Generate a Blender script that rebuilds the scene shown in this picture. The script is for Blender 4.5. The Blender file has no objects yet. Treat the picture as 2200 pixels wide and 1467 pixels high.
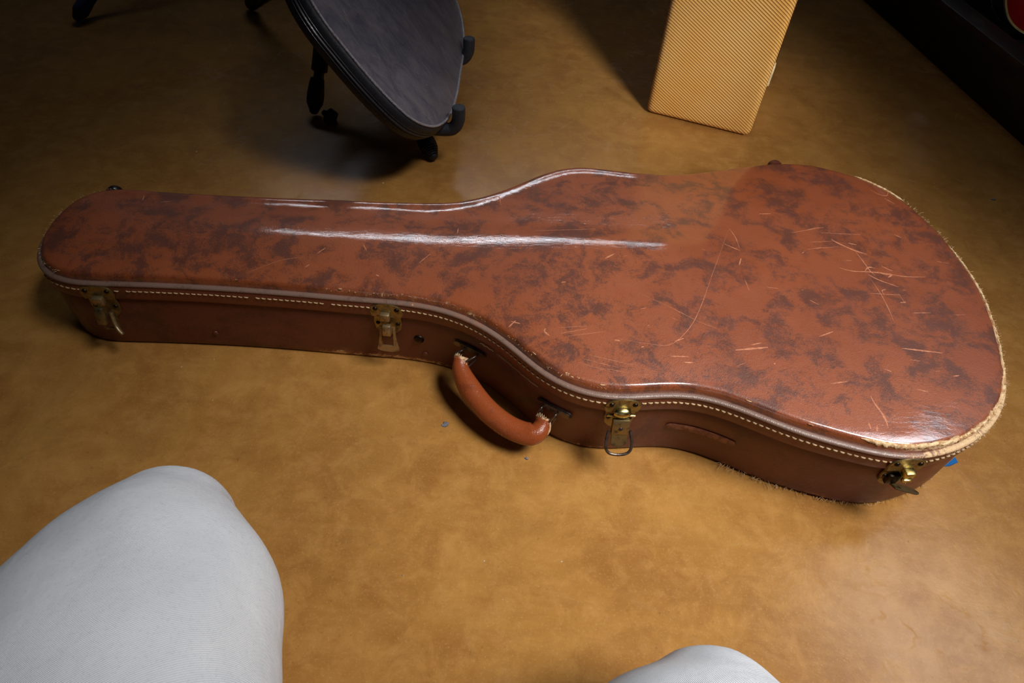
import bpy, bmesh, math, random
import numpy as np
from mathutils import Vector, Matrix, noise as mnoise
from mathutils.geometry import delaunay_2d_cdt

random.seed(7)
S = bpy.context.scene
COL = S.collection
PI = math.pi

# ------------------------------------------------------------------ camera
CAM_H = 0.6407
pitch, roll = math.radians(48.74), math.radians(4.65)
cam_d = bpy.data.cameras.new('camera')
cam_d.sensor_width = 36.0
cam_d.lens = 24.0
cam_d.clip_start = 0.02
cam = bpy.data.objects.new('camera', cam_d)
COL.objects.link(cam)
R_ = Vector((1, 0, 0)); U_ = Vector((0, math.sin(pitch), math.cos(pitch))); F_ = Vector((0, math.cos(pitch), -math.sin(pitch)))
cx = R_ * math.cos(roll) + U_ * math.sin(roll)
cy = -R_ * math.sin(roll) + U_ * math.cos(roll)
M = Matrix((cx, cy, -F_)).transposed().to_4x4()
M.translation = Vector((0, 0, CAM_H))
cam.matrix_world = M
S.camera = cam

# ------------------------------------------------------------------ world, lights, exposure
W = bpy.data.worlds.new('world'); S.world = W
W.use_nodes = True
W.node_tree.nodes['Background'].inputs[0].default_value = (0.75, 0.82, 1.0, 1)
W.node_tree.nodes['Background'].inputs[1].default_value = 0.008
S.view_settings.view_transform = 'Standard'
S.view_settings.look = 'None'
S.view_settings.gamma = 1
S.view_settings.use_curve_mapping = False
S.view_settings.exposure = 0.0

def area_light(name, loc, target, size, size_y, energy, col, spread):
    d = bpy.data.lights.new(name, 'AREA')
    d.shape = 'RECTANGLE'; d.size = size; d.size_y = size_y
    d.energy = energy; d.color = col; d.spread = math.radians(spread)
    o = bpy.data.objects.new(name, d); COL.objects.link(o)
    o.location = loc
    o.rotation_euler = (Vector(target) - Vector(loc)).to_track_quat('-Z', 'Y').to_euler()
    return o
def spot_light(name, loc, target, radius, cone, blend, energy, col):
    d = bpy.data.lights.new(name, 'SPOT')
    d.shadow_soft_size = radius; d.spot_size = math.radians(cone); d.spot_blend = blend
    d.energy = energy; d.color = col
    o = bpy.data.objects.new(name, d); COL.objects.link(o)
    o.location = loc
    o.rotation_euler = (Vector(target) - Vector(loc)).to_track_quat('-Z', 'Y').to_euler()
    return o
spot_light('key_lamp', (1.10, 0.05, 2.00), (0.17, 0.37, 0.0), 0.45, 30.5, 1.0, 365, (1.0, 0.97, 0.94))
spot_light('amp_fill_spot', (0.95, -0.45, 1.35), (0.29, 1.10, 0.14), 0.25, 16, 1.0, 250, (1.0, 0.97, 0.94))  # added spot without a known source, brightens the tweed cabinet
spot_light('rack_fill_spot', (0.75, 0.55, 1.70), (1.10, 1.45, 0.15), 0.08, 14, 1.0, 22, (1.0, 0.96, 0.9))  # added unseen spot, put in only to brighten the red guitar
area_light('side_window', (1.62, 0.95, 1.95), (0.41, 0.23, 0.0), 0.75, 0.60, 0.62, (0.86, 0.91, 1.0), 36)
area_light('far_window', (-0.25, 3.15, 1.95), (-0.05, 0.65, 0.12), 2.3, 0.10, 1.1, (0.86, 0.92, 1.0), 52)

# ------------------------------------------------------------------ node helpers
class NT:
    def __init__(s, name):
        m = bpy.data.materials.new(name); m.use_nodes = True
        s.m = m; s.t = m.node_tree; s.n = s.t.nodes
        s.b = s.n['Principled BSDF']
    def new(s, ty, **kw):
        nd = s.n.new(ty)
        for k, v in kw.items(): setattr(nd, k, v)
        return nd
    def link(s, a, b): s.t.links.new(a, b)
    def coord(s, scale=(1, 1, 1), rot=(0, 0, 0)):
        c = s.new('ShaderNodeTexCoord'); mp = s.new('ShaderNodeMapping')
        mp.inputs['Scale'].default_value = scale; mp.inputs['Rotation'].default_value = rot
        s.link(c.outputs['Object'], mp.inputs['Vector']); return mp.outputs['Vector']
    def noise(s, vec, scale, detail=4, rough=0.6, dist=0.0):
        nd = s.new('ShaderNodeTexNoise')
        nd.inputs['Scale'].default_value = scale; nd.inputs['Detail'].default_value = detail
        nd.inputs['Roughness'].default_value = rough; nd.inputs['Distortion'].default_value = dist
        s.link(vec, nd.inputs['Vector']); return nd.outputs['Fac']
    def wave(s, vec, scale, dist=0.0, dscale=1.0, direction='X', profile='SIN'):
        nd = s.new('ShaderNodeTexWave'); nd.bands_direction = direction; nd.wave_profile = profile
        nd.inputs['Scale'].default_value = scale; nd.inputs['Distortion'].default_value = dist
        nd.inputs['Detail'].default_value = 2; nd.inputs['Detail Scale'].default_value = dscale
        s.link(vec, nd.inputs['Vector']); return nd.outputs['Fac']
    def ramp(s, fac, lo, hi, a=0.0, b=1.0):
        nd = s.new('ShaderNodeMapRange'); nd.interpolation_type = 'SMOOTHSTEP'
        nd.inputs[1].default_value = lo; nd.inputs[2].default_value = hi
        nd.inputs[3].default_value = a; nd.inputs[4].default_value = b
        s.link(fac, nd.inputs[0]); return nd.outputs[0]
    def math(s, op, a, b=None):
        nd = s.new('ShaderNodeMath', operation=op)
        for i, v in enumerate((a, b)):
            if v is None: continue
            if isinstance(v, (int, float)): nd.inputs[i].default_value = v
            else: s.link(v, nd.inputs[i])
        return nd.outputs[0]
    def mix(s, fac, a, b, blend='MIX'):
        nd = s.new('ShaderNodeMix', data_type='RGBA', blend_type=blend)
        if isinstance(fac, (int, float)): nd.inputs[0].default_value = fac
        else: s.link(fac, nd.inputs[0])
        for i, v in ((6, a), (7, b)):
            if isinstance(v, tuple): nd.inputs[i].default_value = v if len(v) == 4 else v + (1,)
            else: s.link(v, nd.inputs[i])
        return nd.outputs[2]
    def attr(s, name):
        nd = s.new('ShaderNodeAttribute'); nd.attribute_name = name; return nd.outputs['Fac']
    def bump(s, h, strength, dist=0.002, prev=None):
        nd = s.new('ShaderNodeBump'); nd.inputs['Strength'].default_value = strength
        nd.inputs['Distance'].default_value = dist
        s.link(h, nd.inputs['Height'])
        if prev is not None: s.link(prev, nd.inputs['Normal'])
        return nd.outputs['Normal']
    def out(s, col=None, rough=None, metal=None, normal=None, spec=None, coat=None, coat_rough=None, coat_normal=None):
        def put(k, v):
            if v is None: return
            if isinstance(v, (int, float)): s.b.inputs[k].default_value = v
            elif isinstance(v, tuple): s.b.inputs[k].default_value = v if len(v) == 4 else v + (1,)
            else: s.link(v, s.b.inputs[k])
        put('Base Color', col); put('Roughness', rough); put('Metallic', metal)
        put('Specular IOR Level', spec); put('Coat Weight', coat); put('Coat IOR', 1.85 if coat else None); put('Coat Roughness', coat_rough)
        if normal is not None:
            s.link(normal, s.b.inputs['Normal'])
            if coat: s.link(coat_normal if coat_normal is not None else normal, s.b.inputs['Coat Normal'])
        return s.m

def lin(r, g, b):
    f = lambda c: (c / 255 / 12.92) if c / 255 <= 0.04045 else ((c / 255 + 0.055) / 1.055) ** 2.4
    return (f(r), f(g), f(b))

# ------------------------------------------------------------------ materials
def mat_floor():
    k = NT('stained_concrete'); v = k.coord()
    big = k.noise(v, 2.6, 5, 0.62, 0.6)
    mid = k.noise(v, 11, 6, 0.7, 0.8)
    fine = k.noise(v, 160, 3, 0.7)
    brush = k.noise(k.coord((3, 26, 1), (0, 0, 0.5)), 3, 4, 0.7)
    c = k.mix(k.ramp(big, 0.3, 0.72), lin(148, 103, 50), lin(177, 129, 66))
    c = k.mix(k.ramp(mid, 0.36, 0.72, 0.0, 0.55), c, lin(132, 84, 38))
    cl = k.noise(v, 34, 6, 0.72, 0.4)
    c = k.mix(k.ramp(cl, 0.42, 0.68, 0.0, 0.30), c, lin(196, 148, 84))
    c = k.mix(k.ramp(brush, 0.45, 0.8, 0.0, 0.16), c, lin(192, 146, 84))
    g2 = k.noise(v, 420, 2, 0.6)
    c = k.mix(k.ramp(g2, 0.55, 0.75, 0.0, 0.30), c, lin(200, 158, 100))
    c = k.mix(k.ramp(fine, 0.6, 0.78, 0.0, 0.35), c, lin(86, 58, 26))
    # old scuffs and water marks in the sealer
    cr = k.new('ShaderNodeTexVoronoi', feature='DISTANCE_TO_EDGE')
    cr.inputs['Scale'].default_value = 16
    wv = k.new('ShaderNodeVectorMath', operation='ADD')
    nz = k.new('ShaderNodeTexNoise'); nz.inputs['Scale'].default_value = 14; nz.inputs['Detail'].default_value = 5
    k.link(v, nz.inputs['Vector'])
    sc = k.new('ShaderNodeVectorMath', operation='SCALE'); sc.inputs['Scale'].default_value = 0.12
    k.link(nz.outputs['Color'], sc.inputs[0]); k.link(v, wv.inputs[0]); k.link(sc.outputs[0], wv.inputs[1])
    k.link(wv.outputs[0], cr.inputs['Vector'])
    line = k.ramp(cr.outputs['Distance'], 0.0, 0.05, 1.0, 0.0)
    gate = k.ramp(k.noise(v, 9, 3, 0.6), 0.5, 0.66)
    scuff = k.math('MULTIPLY', line, gate)
    blot = k.ramp(k.noise(v, 26, 5, 0.75, 1.5), 0.58, 0.66)
    r = k.ramp(mid, 0.2, 0.8, 0.17, 0.27)
    r = k.math('ADD', r, k.math('MULTIPLY', scuff, 0.22))
    r = k.math('ADD', r, k.math('MULTIPLY', blot, 0.10))
    c = k.mix(k.math('MULTIPLY', scuff, 0.07), c, lin(90, 66, 40))
    n = k.bump(k.math('ADD', mid, k.math('MULTIPLY', fine, 0.25)), 0.12, 0.003)
    return k.out(c, r, normal=n, spec=0.17)

def leather(name, base, dark, light, scale, thr, rough, mottle=0.9, coat=None):
    k = NT(name); v = k.coord()
    a = k.noise(v, scale, 7, 0.62, 0.5)
    b = k.noise(v, scale * 4.5, 5, 0.75, 0.6)
    f = k.noise(v, 520, 3, 0.7)
    grain = k.new('ShaderNodeTexVoronoi'); grain.inputs['Scale'].default_value = 900
    k.link(v, grain.inputs['Vector'])
    big = k.noise(v, 5, 3, 0.5)
    c = k.mix(k.ramp(big, 0.3, 0.7), base, light)
    mask = k.math('ADD', a, k.math('MULTIPLY', k.math('SUBTRACT', b, 0.5), 0.34))
    mask = k.math('ADD', mask, k.math('MULTIPLY', k.math('SUBTRACT', f, 0.5), 0.34))
    c = k.mix(k.ramp(mask, thr - 0.03, thr + 0.17, 0.0, mottle), c, dark)
    c = k.mix(k.ramp(f, 0.6, 0.8, 0.0, 0.25), c, dark)
    # rubbed-through edges: pale board core and cloth show where the hide is gone
    w = k.attr('wear')
    wn = k.math('ADD', w, k.math('MULTIPLY', k.math('SUBTRACT', k.noise(v, 75, 6, 0.75, 1.0), 0.5), 1.3))
    wf = k.ramp(wn, 0.52, 0.62)
    core = k.mix(k.noise(v, 240, 4, 0.7), lin(190, 142, 96), lin(238, 212, 166))
    halo = k.ramp(wn, 0.34, 0.52, 0.0, 0.35)
    c = k.mix(halo, c, lin(170, 104, 66))
    c = k.mix(wf, c, core)
    r = k.ramp(k.noise(v, 60, 4, 0.7), 0.3, 0.7, rough - 0.05, rough + 0.08)
    r = k.math('ADD', r, k.math('MULTIPLY', wf, 0.35))
    h = k.math('ADD', k.math('MULTIPLY', grain.outputs['Distance'], 0.35), k.math('MULTIPLY', k.noise(v, 190, 5, 0.75), 1.0))
    h = k.math('SUBTRACT', h, k.math('MULTIPLY', wf, 0.8))
    n = k.bump(h, 0.36, 0.0012)
    return k.out(c, r, normal=n, spec=0.5, coat=coat, coat_rough=0.085, coat_normal=k.bump(k.noise(k.coord((0.35, 1.0, 1.0)), 260, 4, 0.7, 0.5), 0.14, 0.0007))

def simple(name, col, rough, metal=0.0, nscale=None, ncol=None, lo=0.45, hi=0.65, bump=0.0, spec=0.5, coat=None):
    k = NT(name)
    if nscale is None: return k.out(col, rough, metal, spec=spec, coat=coat)
    v = k.coord(); f = k.noise(v, nscale, 5, 0.65, 0.4)
    c = k.mix(k.ramp(f, lo, hi), col, ncol or col)
    r = k.ramp(f, 0.3, 0.7, max(rough - 0.08, 0.02), rough + 0.1)
    n = k.bump(f, bump, 0.001) if bump else None
    return k.out(c, r, metal, normal=n, spec=spec, coat=coat)

def mat_tweed():
    k = NT('lacquered_tweed')
    # object space: x along the narrow side, z up
    ang = math.radians(31)
    c0 = k.new('ShaderNodeTexCoord'); sx = k.new('ShaderNodeSeparateXYZ'); k.link(c0.outputs['Object'], sx.inputs[0])
    xy = k.math('ADD', sx.outputs['X'], sx.outputs['Y'])
    t = k.math('ADD', k.math('MULTIPLY', xy, math.sin(ang)), k.math('MULTIPLY', sx.outputs['Z'], math.cos(ang)))
    per = 0.0041
    st = k.math('SINE', k.math('MULTIPLY', t, 2 * PI / per))
    u = k.math('SUBTRACT', k.math('MULTIPLY', xy, math.cos(ang)), k.math('MULTIPLY', sx.outputs['Z'], math.sin(ang)))
    th = k.math('SINE', k.math('MULTIPLY', u, 2 * PI / 0.0016))
    v = c0.outputs['Object']
    nz = k.noise(v, 30, 5, 0.7); big = k.noise(v, 9, 4, 0.6)
    tan = k.mix(k.ramp(big, 0.3, 0.7), lin(243, 190, 100), lin(248, 208, 130))
    tan = k.mix(k.ramp(th, -1, 1, 0.0, 0.35), tan, lin(196, 136, 70))
    c = k.mix(k.ramp(st, 0.15, 0.85), tan, lin(156, 92, 36))
    w = k.attr('wear')
    wn = k.math('ADD', w, k.math('MULTIPLY', k.math('SUBTRACT', k.noise(v, 45, 6, 0.75, 1.2), 0.5), 1.2))
    c = k.mix(k.ramp(wn, 0.5, 0.75, 0.0, 0.55), c, lin(206, 172, 140))
    c = k.mix(k.ramp(nz, 0.6, 0.72, 0.0, 0.25), c, lin(176, 110, 60))
    h = k.math('ADD', st, k.math('MULTIPLY', th, 0.5))
    n = k.bump(h, 0.25, 0.0006)
    return k.out(c, 0.5, normal=n, spec=0.4)

def mat_denim():
    k = NT('pale_twill_denim')
    v = k.coord((1, 1, 1), (0.5, 0.3, 0.75))
    tw = k.wave(v, 330, 1.2, 0.6, 'X')
    w2 = k.wave(k.coord((1, 1, 1), (0.2, 0.9, -0.5)), 420, 2.0, 0.8, 'Y')
    nz = k.noise(k.coord(), 420, 3, 0.7); big = k.noise(k.coord(), 14, 4, 0.6)
    c = k.mix(k.ramp(big, 0.3, 0.7), lin(234, 238, 244), lin(246, 248, 251))
    c = k.mix(k.math('MULTIPLY', tw, 0.32), c, lin(186, 193, 203))
    c = k.mix(k.ramp(nz, 0.5, 0.8, 0.0, 0.3), c, lin(176, 183, 194))
    h = k.math('ADD', tw, k.math('MULTIPLY', w2, 0.5))
    n = k.bump(h, 0.35, 0.0007)
    n = k.bump(big, 0.5, 0.006, n)
    return k.out(c, 0.9, normal=n, spec=0.15)

def mat_vinyl():
    k = NT('scratched_clear_vinyl')
    v = k.coord((1, 1, 0.16), (0.0, 0, 0))
    a = k.noise(k.coord((7, 7, 1.2)), 5, 6, 0.7, 0.6)
    streak = k.noise(k.coord((60, 60, 3.0), (0.12, 0, 0)), 3, 5, 0.75, 1.0)
    hair = k.noise(k.coord((1, 1, 1), (0.4, 0.2, 0)), 38, 8, 0.85, 4.0)
    hl = k.ramp(k.math('ABSOLUTE', k.math('SUBTRACT', hair, 0.5)), 0.0, 0.006, 1.0, 0.0)
    c = k.mix(k.ramp(a, 0.3, 0.7), lin(88, 88, 104), lin(124, 120, 130))  # base lifted to a lighter grey to paint in the panel's hazy sheen
    c = k.mix(k.ramp(streak, 0.55, 0.75, 0.0, 0.45), c, lin(132, 120, 112))
    c = k.mix(k.math('MULTIPLY', hl, 0.35), c, lin(190, 186, 190))
    r = k.ramp(streak, 0.3, 0.7, 0.12, 0.26)
    n = k.bump(a, 0.35, 0.01)
    return k.out(c, r, normal=n, spec=0.8)

MT = {}
MT['floor'] = mat_floor()
MT['top'] = leather('mottled_brown_hide', lin(140, 69, 34), lin(92, 50, 36), lin(155, 80, 41), 29, 0.468, 0.46, 0.88, coat=0.85)
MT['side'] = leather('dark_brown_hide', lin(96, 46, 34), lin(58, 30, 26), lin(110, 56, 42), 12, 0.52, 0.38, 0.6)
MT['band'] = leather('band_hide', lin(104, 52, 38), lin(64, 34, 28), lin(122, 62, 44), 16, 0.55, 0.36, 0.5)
MT['piping'] = leather('rubbed_sheen_grey_piping_hide', lin(118, 92, 80), lin(70, 52, 46), lin(136, 110, 98), 30, 0.55, 0.30, 0.5)  # grey of the bead's sky reflection is put into the base colour
MT['thread'] = simple('waxed_thread', lin(206, 180, 140), 0.7, 0, 300, lin(170, 138, 100))
MT['fibre'] = simple('frayed_fibre', lin(222, 190, 148), 0.9, 0, 200, lin(180, 130, 90))
MT['core'] = simple('bare_board_core', lin(236, 208, 160), 0.85, 0, 150, lin(186, 136, 90), 0.4, 0.62, 0.6)
MT['flake'] = simple('half_rubbed_hide', lin(212, 168, 124), 0.7, 0, 260, lin(150, 86, 52), 0.42, 0.6, 0.4)
MT['scratch'] = simple('raw_hide_scratch', lin(196, 128, 90), 0.6, 0, 400, lin(176, 104, 70), 0.4, 0.6)
MT['brass'] = simple('aged_brass', lin(150, 134, 94), 0.42, 0.9, 160, lin(84, 72, 48), 0.45, 0.72, 0.15)
MT['brass_bright'] = simple('bright_brass', lin(196, 182, 124), 0.26, 1.0, 120, lin(150, 130, 76), 0.5, 0.72)
MT['brass_dark'] = simple('tarnished_rivet', lin(62, 54, 44), 0.42, 1.0, 200, lin(38, 32, 28))
MT['brass_dull'] = simple('tarnished_brass_frame', lin(170, 148, 110), 0.45, 0.8, 120, lin(120, 98, 68), 0.45, 0.7, 0.1)
MT['steel_dark'] = simple('dark_steel', lin(112, 100, 92), 0.38, 0.9, 150, lin(70, 60, 54))
MT['handle'] = leather('glossy_handle_hide', lin(132, 62, 30), lin(96, 44, 24), lin(146, 72, 36), 22, 0.56, 0.24, 0.5)
MT['bumper'] = simple('black_bumper', lin(40, 32, 36), 0.18, 0, 90, lin(26, 20, 22))
MT['label'] = simple('faded_label_scar', lin(138, 86, 66), 0.5, 0, 140, lin(104, 58, 44), 0.4, 0.6)
MT['tape'] = simple('blue_masking_tape', lin(10, 104, 176), 0.6, 0, 120, lin(8, 84, 150))
MT['tweed'] = mat_tweed()
MT['cream'] = simple('cream_trim', lin(232, 216, 176), 0.5, 0, 60, lin(200, 180, 140))
MT['black'] = simple('black_powder_coat', lin(22, 22, 25), 0.36, 0, 120, lin(14, 14, 16))
MT['rubber'] = simple('black_rubber', lin(20, 20, 24), 0.5, 0, 160, lin(12, 12, 14), bump=0.2)
MT['foam'] = simple('dark_foam_pad', lin(46, 50, 60), 0.62, 0, 420, lin(32, 35, 44), bump=0.3)
MT['vinyl'] = mat_vinyl()
MT['zip'] = simple('black_woven_tape', lin(34, 38, 46), 0.5, 0, 500, lin(20, 22, 28), bump=0.5)
MT['zipteeth'] = simple('zip_coil', lin(52, 56, 64), 0.35, 0, 300, lin(24, 26, 30))
MT['welt'] = simple('worn_white_welt', lin(176, 172, 180), 0.3, 0, 420, lin(92, 88, 98), 0.35, 0.7, 0.4)
MT['denim'] = mat_denim()
MT['shoe'] = simple('grey_shoe', lin(70, 68, 66), 0.7, 0, 80, lin(50, 48, 46))
MT['sole'] = simple('white_sole', lin(180, 178, 172), 0.7, 0, 60, lin(150, 146, 140))
MT['rack'] = simple('dark_rack_wood', lin(52, 38, 36), 0.5, 0, 30, lin(34, 25, 24), bump=0.15)
MT['rack_black'] = simple('black_rack_board', lin(14, 13, 14), 0.6, 0, 40, lin(9, 8, 9))
MT['red'] = simple('cherry_lacquer', lin(178, 26, 14), 0.16, 0, 8, lin(132, 14, 8), coat=0.5)
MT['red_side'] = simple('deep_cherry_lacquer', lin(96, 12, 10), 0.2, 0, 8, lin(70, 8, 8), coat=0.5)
MT['burst'] = simple('brown_sunburst_lacquer', lin(86, 40, 16), 0.2, 0, 6, lin(40, 18, 10), coat=0.5)
MT['binding'] = simple('aged_cream_binding', lin(222, 202, 142), 0.4, 0, 60, lin(196, 172, 110))
MT['neck'] = simple('mahogany_neck', lin(92, 46, 30), 0.35, 0, 40, lin(70, 34, 24))
MT['ebony'] = simple('dark_fretboard', lin(36, 24, 20), 0.4, 0, 60, lin(24, 16, 14))
MT['chip'] = simple('grey_paint_chip', lin(116, 112, 118), 0.6, 0, 300, lin(60, 56, 62))
MT['grit'] = simple('pale_grit', lin(206, 190, 160), 0.8, 0, 60, lin(150, 130, 100))
MT['blue_rubber'] = simple('slate_blue_rubber', lin(40, 50, 96), 0.5, 0, 60, lin(28, 34, 70))

# ------------------------------------------------------------------ object helpers
def link(name, me, mat, parent=None, smooth=True, auto=None):
    o = bpy.data.objects.new(name, me); COL.objects.link(o)
    if mat is not None:
        me.materials.clear(); me.materials.append(MT[mat] if isinstance(mat, str) else mat)
    if smooth:
        me.polygons.foreach_set('use_smooth', [True] * len(me.polygons))
        if auto is not None: me.set_sharp_from_angle(angle=math.radians(auto))
    me.update()
    if parent is not None: o.parent = parent
    return o
def from_bm(name, bm, mat, parent=None, smooth=True, auto=35):
    bmesh.ops.recalc_face_normals(bm, faces=bm.faces)
    me = bpy.data.meshes.new(name); bm.to_mesh(me); bm.free()
    return link(name, me, mat, parent, smooth, auto)
def pyd(name, v, f, mat, parent=None, smooth=True, auto=None):
    me = bpy.data.meshes.new(name); me.from_pydata([tuple(map(float, p)) for p in v], [], f)
    return link(name, me, mat, parent, smooth, auto)
def empty(name, loc=(0, 0, 0), rz=0.0):
    o = bpy.data.objects.new(name, None); COL.objects.link(o)
    o.location = loc; o.rotation_euler = (0, 0, rz); o.empty_display_size = 0.05
    return o
def tag(o, label=None, cat=None, group=None, kind=None):
    if label: o['label'] = label
    if cat: o['category'] = cat
    if group: o['group'] = group
    if kind: o['kind'] = kind
    return o
def bm_box(bm, c, s, mat=None, bev=0.0, seg=2):
    r = bmesh.ops.create_cube(bm, size=1.0)
    vs = r['verts']
    for v in vs: v.co = Vector((v.co.x * s[0], v.co.y * s[1], v.co.z * s[2]))
    if bev:
        es = list({e for v in vs for e in v.link_edges})
        rr = bmesh.ops.bevel(bm, geom=es, offset=bev, segments=seg, affect='EDGES', profile=0.5)
        vs = list({v for f in rr['faces'] for v in f.verts} | {v for v in vs if v.is_valid})
    for v in vs:
        p = v.co.copy()
        if mat is not None: p = mat @ p
        v.co = p + Vector(c)
    return vs
def frames(pts, closed=False):
    pts = [Vector(p) for p in pts]; n = len(pts); T = []
    for i in range(n):
        if closed: t = pts[(i + 1) % n] - pts[i - 1]
        else: t = pts[min(i + 1, n - 1)] - pts[max(i - 1, 0)]
        T.append(t.normalized())
    up = Vector((0, 0, 1)) if abs(T[0].z) < 0.9 else Vector((1, 0, 0))
    N = [(up - T[0] * up.dot(T[0])).normalized()]
    for i in range(1, n):
        a = N[-1] - T[i] * N[-1].dot(T[i]); N.append(a.normalized())
    return pts, T, N
def tube_data(pts, rad, seg=12, closed=False, caps=True, ecc=1.0):
    pts, T, N = frames(pts, closed); n = len(pts)
    if not hasattr(rad, '__len__'): rad = [rad] * n
    V, Fc = [], []
    for i in range(n):
        B = T[i].cross(N[i])
        for k in range(seg):
            a = 2 * PI * k / seg
            V.append(pts[i] + N[i] * (math.cos(a) * rad[i]) + B * (math.sin(a) * rad[i] * ecc))
    m = n if closed else n - 1
    for i in range(m):
        j = (i + 1) % n
        for k in range(seg):
            k2 = (k + 1) % seg
            Fc.append((i * seg + k, i * seg + k2, j * seg + k2, j * seg + k))
    if caps and not closed:
        Fc.append(tuple(reversed(range(seg)))); Fc.append(tuple((n - 1) * seg + k for k in range(seg)))
    return V, Fc
def tube(name, pts, rad, mat, parent=None, seg=12, closed=False, auto=50, ecc=1.0):
    V, Fc = tube_data(pts, rad, seg, closed, True, ecc)
    return pyd(name, V, Fc, mat, parent, True, auto)
def spline(ctrl, n):
    ctrl = [np.array(c, float) for c in ctrl]; m = len(ctrl); out = []
    for q in np.linspace(0, m - 1, n):
        i = min(int(q), m - 2); t = q - i
        p0 = ctrl[max(i - 1, 0)]; p1 = ctrl[i]; p2 = ctrl[i + 1]; p3 = ctrl[min(i + 2, m - 1)]
        out.append(0.5 * (2 * p1 + (p2 - p0) * t + (2 * p0 - 5 * p1 + 4 * p2 - p3) * t * t + (3 * p1 - p0 - 3 * p2 + p3) * t ** 3))
    return out
def lathe(name, prof, p0, p1, mat, parent=None, seg=24, auto=40):
    # prof: (distance along the axis from p0, radius)
    p0 = Vector(p0); ax = (Vector(p1) - p0).normalized()
    up = Vector((0, 0, 1)) if abs(ax.z) < 0.9 else Vector((1, 0, 0))
    N = (up - ax * up.dot(ax)).normalized(); B = ax.cross(N)
    V, Fc = [], []
    for d, r in prof:
        for k in range(seg):
            a = 2 * PI * k / seg; V.append(p0 + ax * d + N * (math.cos(a) * r) + B * (math.sin(a) * r))
    for i in range(len(prof) - 1):
        for k in range(seg):
            k2 = (k + 1) % seg; Fc.append((i * seg + k, i * seg + k2, (i + 1) * seg + k2, (i + 1) * seg + k))
    Fc.append(tuple(reversed(range(seg)))); Fc.append(tuple((len(prof) - 1) * seg + k for k in range(seg)))
    return pyd(name, V, Fc, mat, parent, True, auto)
def plate(name, outline2, depth, mat, parent, xf, holes=(), bev=0.0006):
    """a flat plate: outline in the local x-z plane, thickness along local +y; holes are other loops"""
    loops = [outline2] + list(holes)
    co, ed = [], []
    for L in loops:
        b = len(co); co += [Vector((p[0], p[1])) for p in L]
        ed += [(b + i, b + (i + 1) % len(L)) for i in range(len(L))]
    r = delaunay_2d_cdt(co, ed, [], 0, 1e-7)
    V2, F2 = r[0], r[2]
    def inside(p, L):
        c = False; n = len(L)
        for i in range(n):
            a, b = L[i], L[(i + 1) % n]
            if (a[1] > p[1]) != (b[1] > p[1]) and p[0] < (b[0] - a[0]) * (p[1] - a[1]) / (b[1] - a[1]) + a[0]: c = not c
        return c
    keep = []
    for f in F2:
        m = [sum(V2[i][k] for i in f) / len(f) for k in (0, 1)]
        if inside(m, outline2) and not any(inside(m, h) for h in holes): keep.append(f)
    bm = bmesh.new()
    vs = [bm.verts.new((p[0], 0, p[1])) for p in V2]
    fs = [bm.faces.new([vs[i] for i in f]) for f in keep]
    ex = bmesh.ops.extrude_face_region(bm, geom=fs)
    top = [e for e in ex['geom'] if isinstance(e, bmesh.types.BMVert)]
    for v in top: v.co.y += depth
    loose = [v for v in bm.verts if not v.link_faces]
    bmesh.ops.delete(bm, geom=loose, context='VERTS')
    bmesh.ops.dissolve_limit(bm, angle_limit=0.01, verts=bm.verts, edges=bm.edges)
    if bev:
        bmesh.ops.recalc_face_normals(bm, faces=bm.faces)
        es = [e for e in bm.edges if len(e.link_faces) == 2 and e.calc_face_angle(0) > 0.8 and all(v.co.y > depth * 0.5 for v in e.verts)]
        bmesh.ops.bevel(bm, geom=es, offset=bev, segments=2, affect='EDGES')
    bm.transform(xf)
    return from_bm(name, bm, mat, parent, True, 30)

# ================================================================== SETTING
def build_floor():
    n = 40; L = 5.0
    V = [(-L / 2 + L * i / n, -1.6 + L * j / n, 0) for j in range(n + 1) for i in range(n + 1)]
    Fc = [(j * (n + 1) + i, j * (n + 1) + i + 1, (j + 1) * (n + 1) + i + 1, (j + 1) * (n + 1) + i) for j in range(n) for i in range(n)]
    o = pyd('floor', V, Fc, 'floor')
    tag(o, 'ochre brown stained concrete floor with a worn sheen', 'floor', kind='structure')
build_floor()

# ================================================================== GUITAR CASE
CX, CY, CA = -0.5408, 0.5873, math.radians(1.13)
OUT = [[8, -47], [19, -63], [32, -73], [53, -80], [95, -77], [201, -73], [318, -74], [374, -76], [416, -76], [460, -82], [502, -99], [543, -131], [572, -162], [607, -182], [646, -187], [688, -179], [730, -177], [769, -190], [819, -213], [863, -225], [906, -235], [933, -233], [981, -215], [1020, -186], [1038, -163], [1053, -135], [1069, -75], [1075, -44], [1080, -6], [1077, 40], [1065, 110], [1033, 177], [986, 212], [934, 229], [885, 225], [803, 199], [763, 185], [731, 178], [700, 178], [669, 179], [631, 185], [606, 184], [575, 168], [545, 144], [516, 119], [487, 101], [460, 88], [414, 83], [300, 77], [188, 72], [75, 70], [49, 72], [26, 68], [8, 44], [0, 15], [1, -18]]
def resample(Q, n):
    QQ = np.vstack([Q, Q[:1]])
    d = np.r_[0, np.cumsum(np.linalg.norm(np.diff(QQ, axis=0), axis=1))]
    s = np.linspace(0, d[-1], n, endpoint=False)
    return np.stack([np.interp(s, d, QQ[:, k]) for k in (0, 1)], 1)
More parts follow.
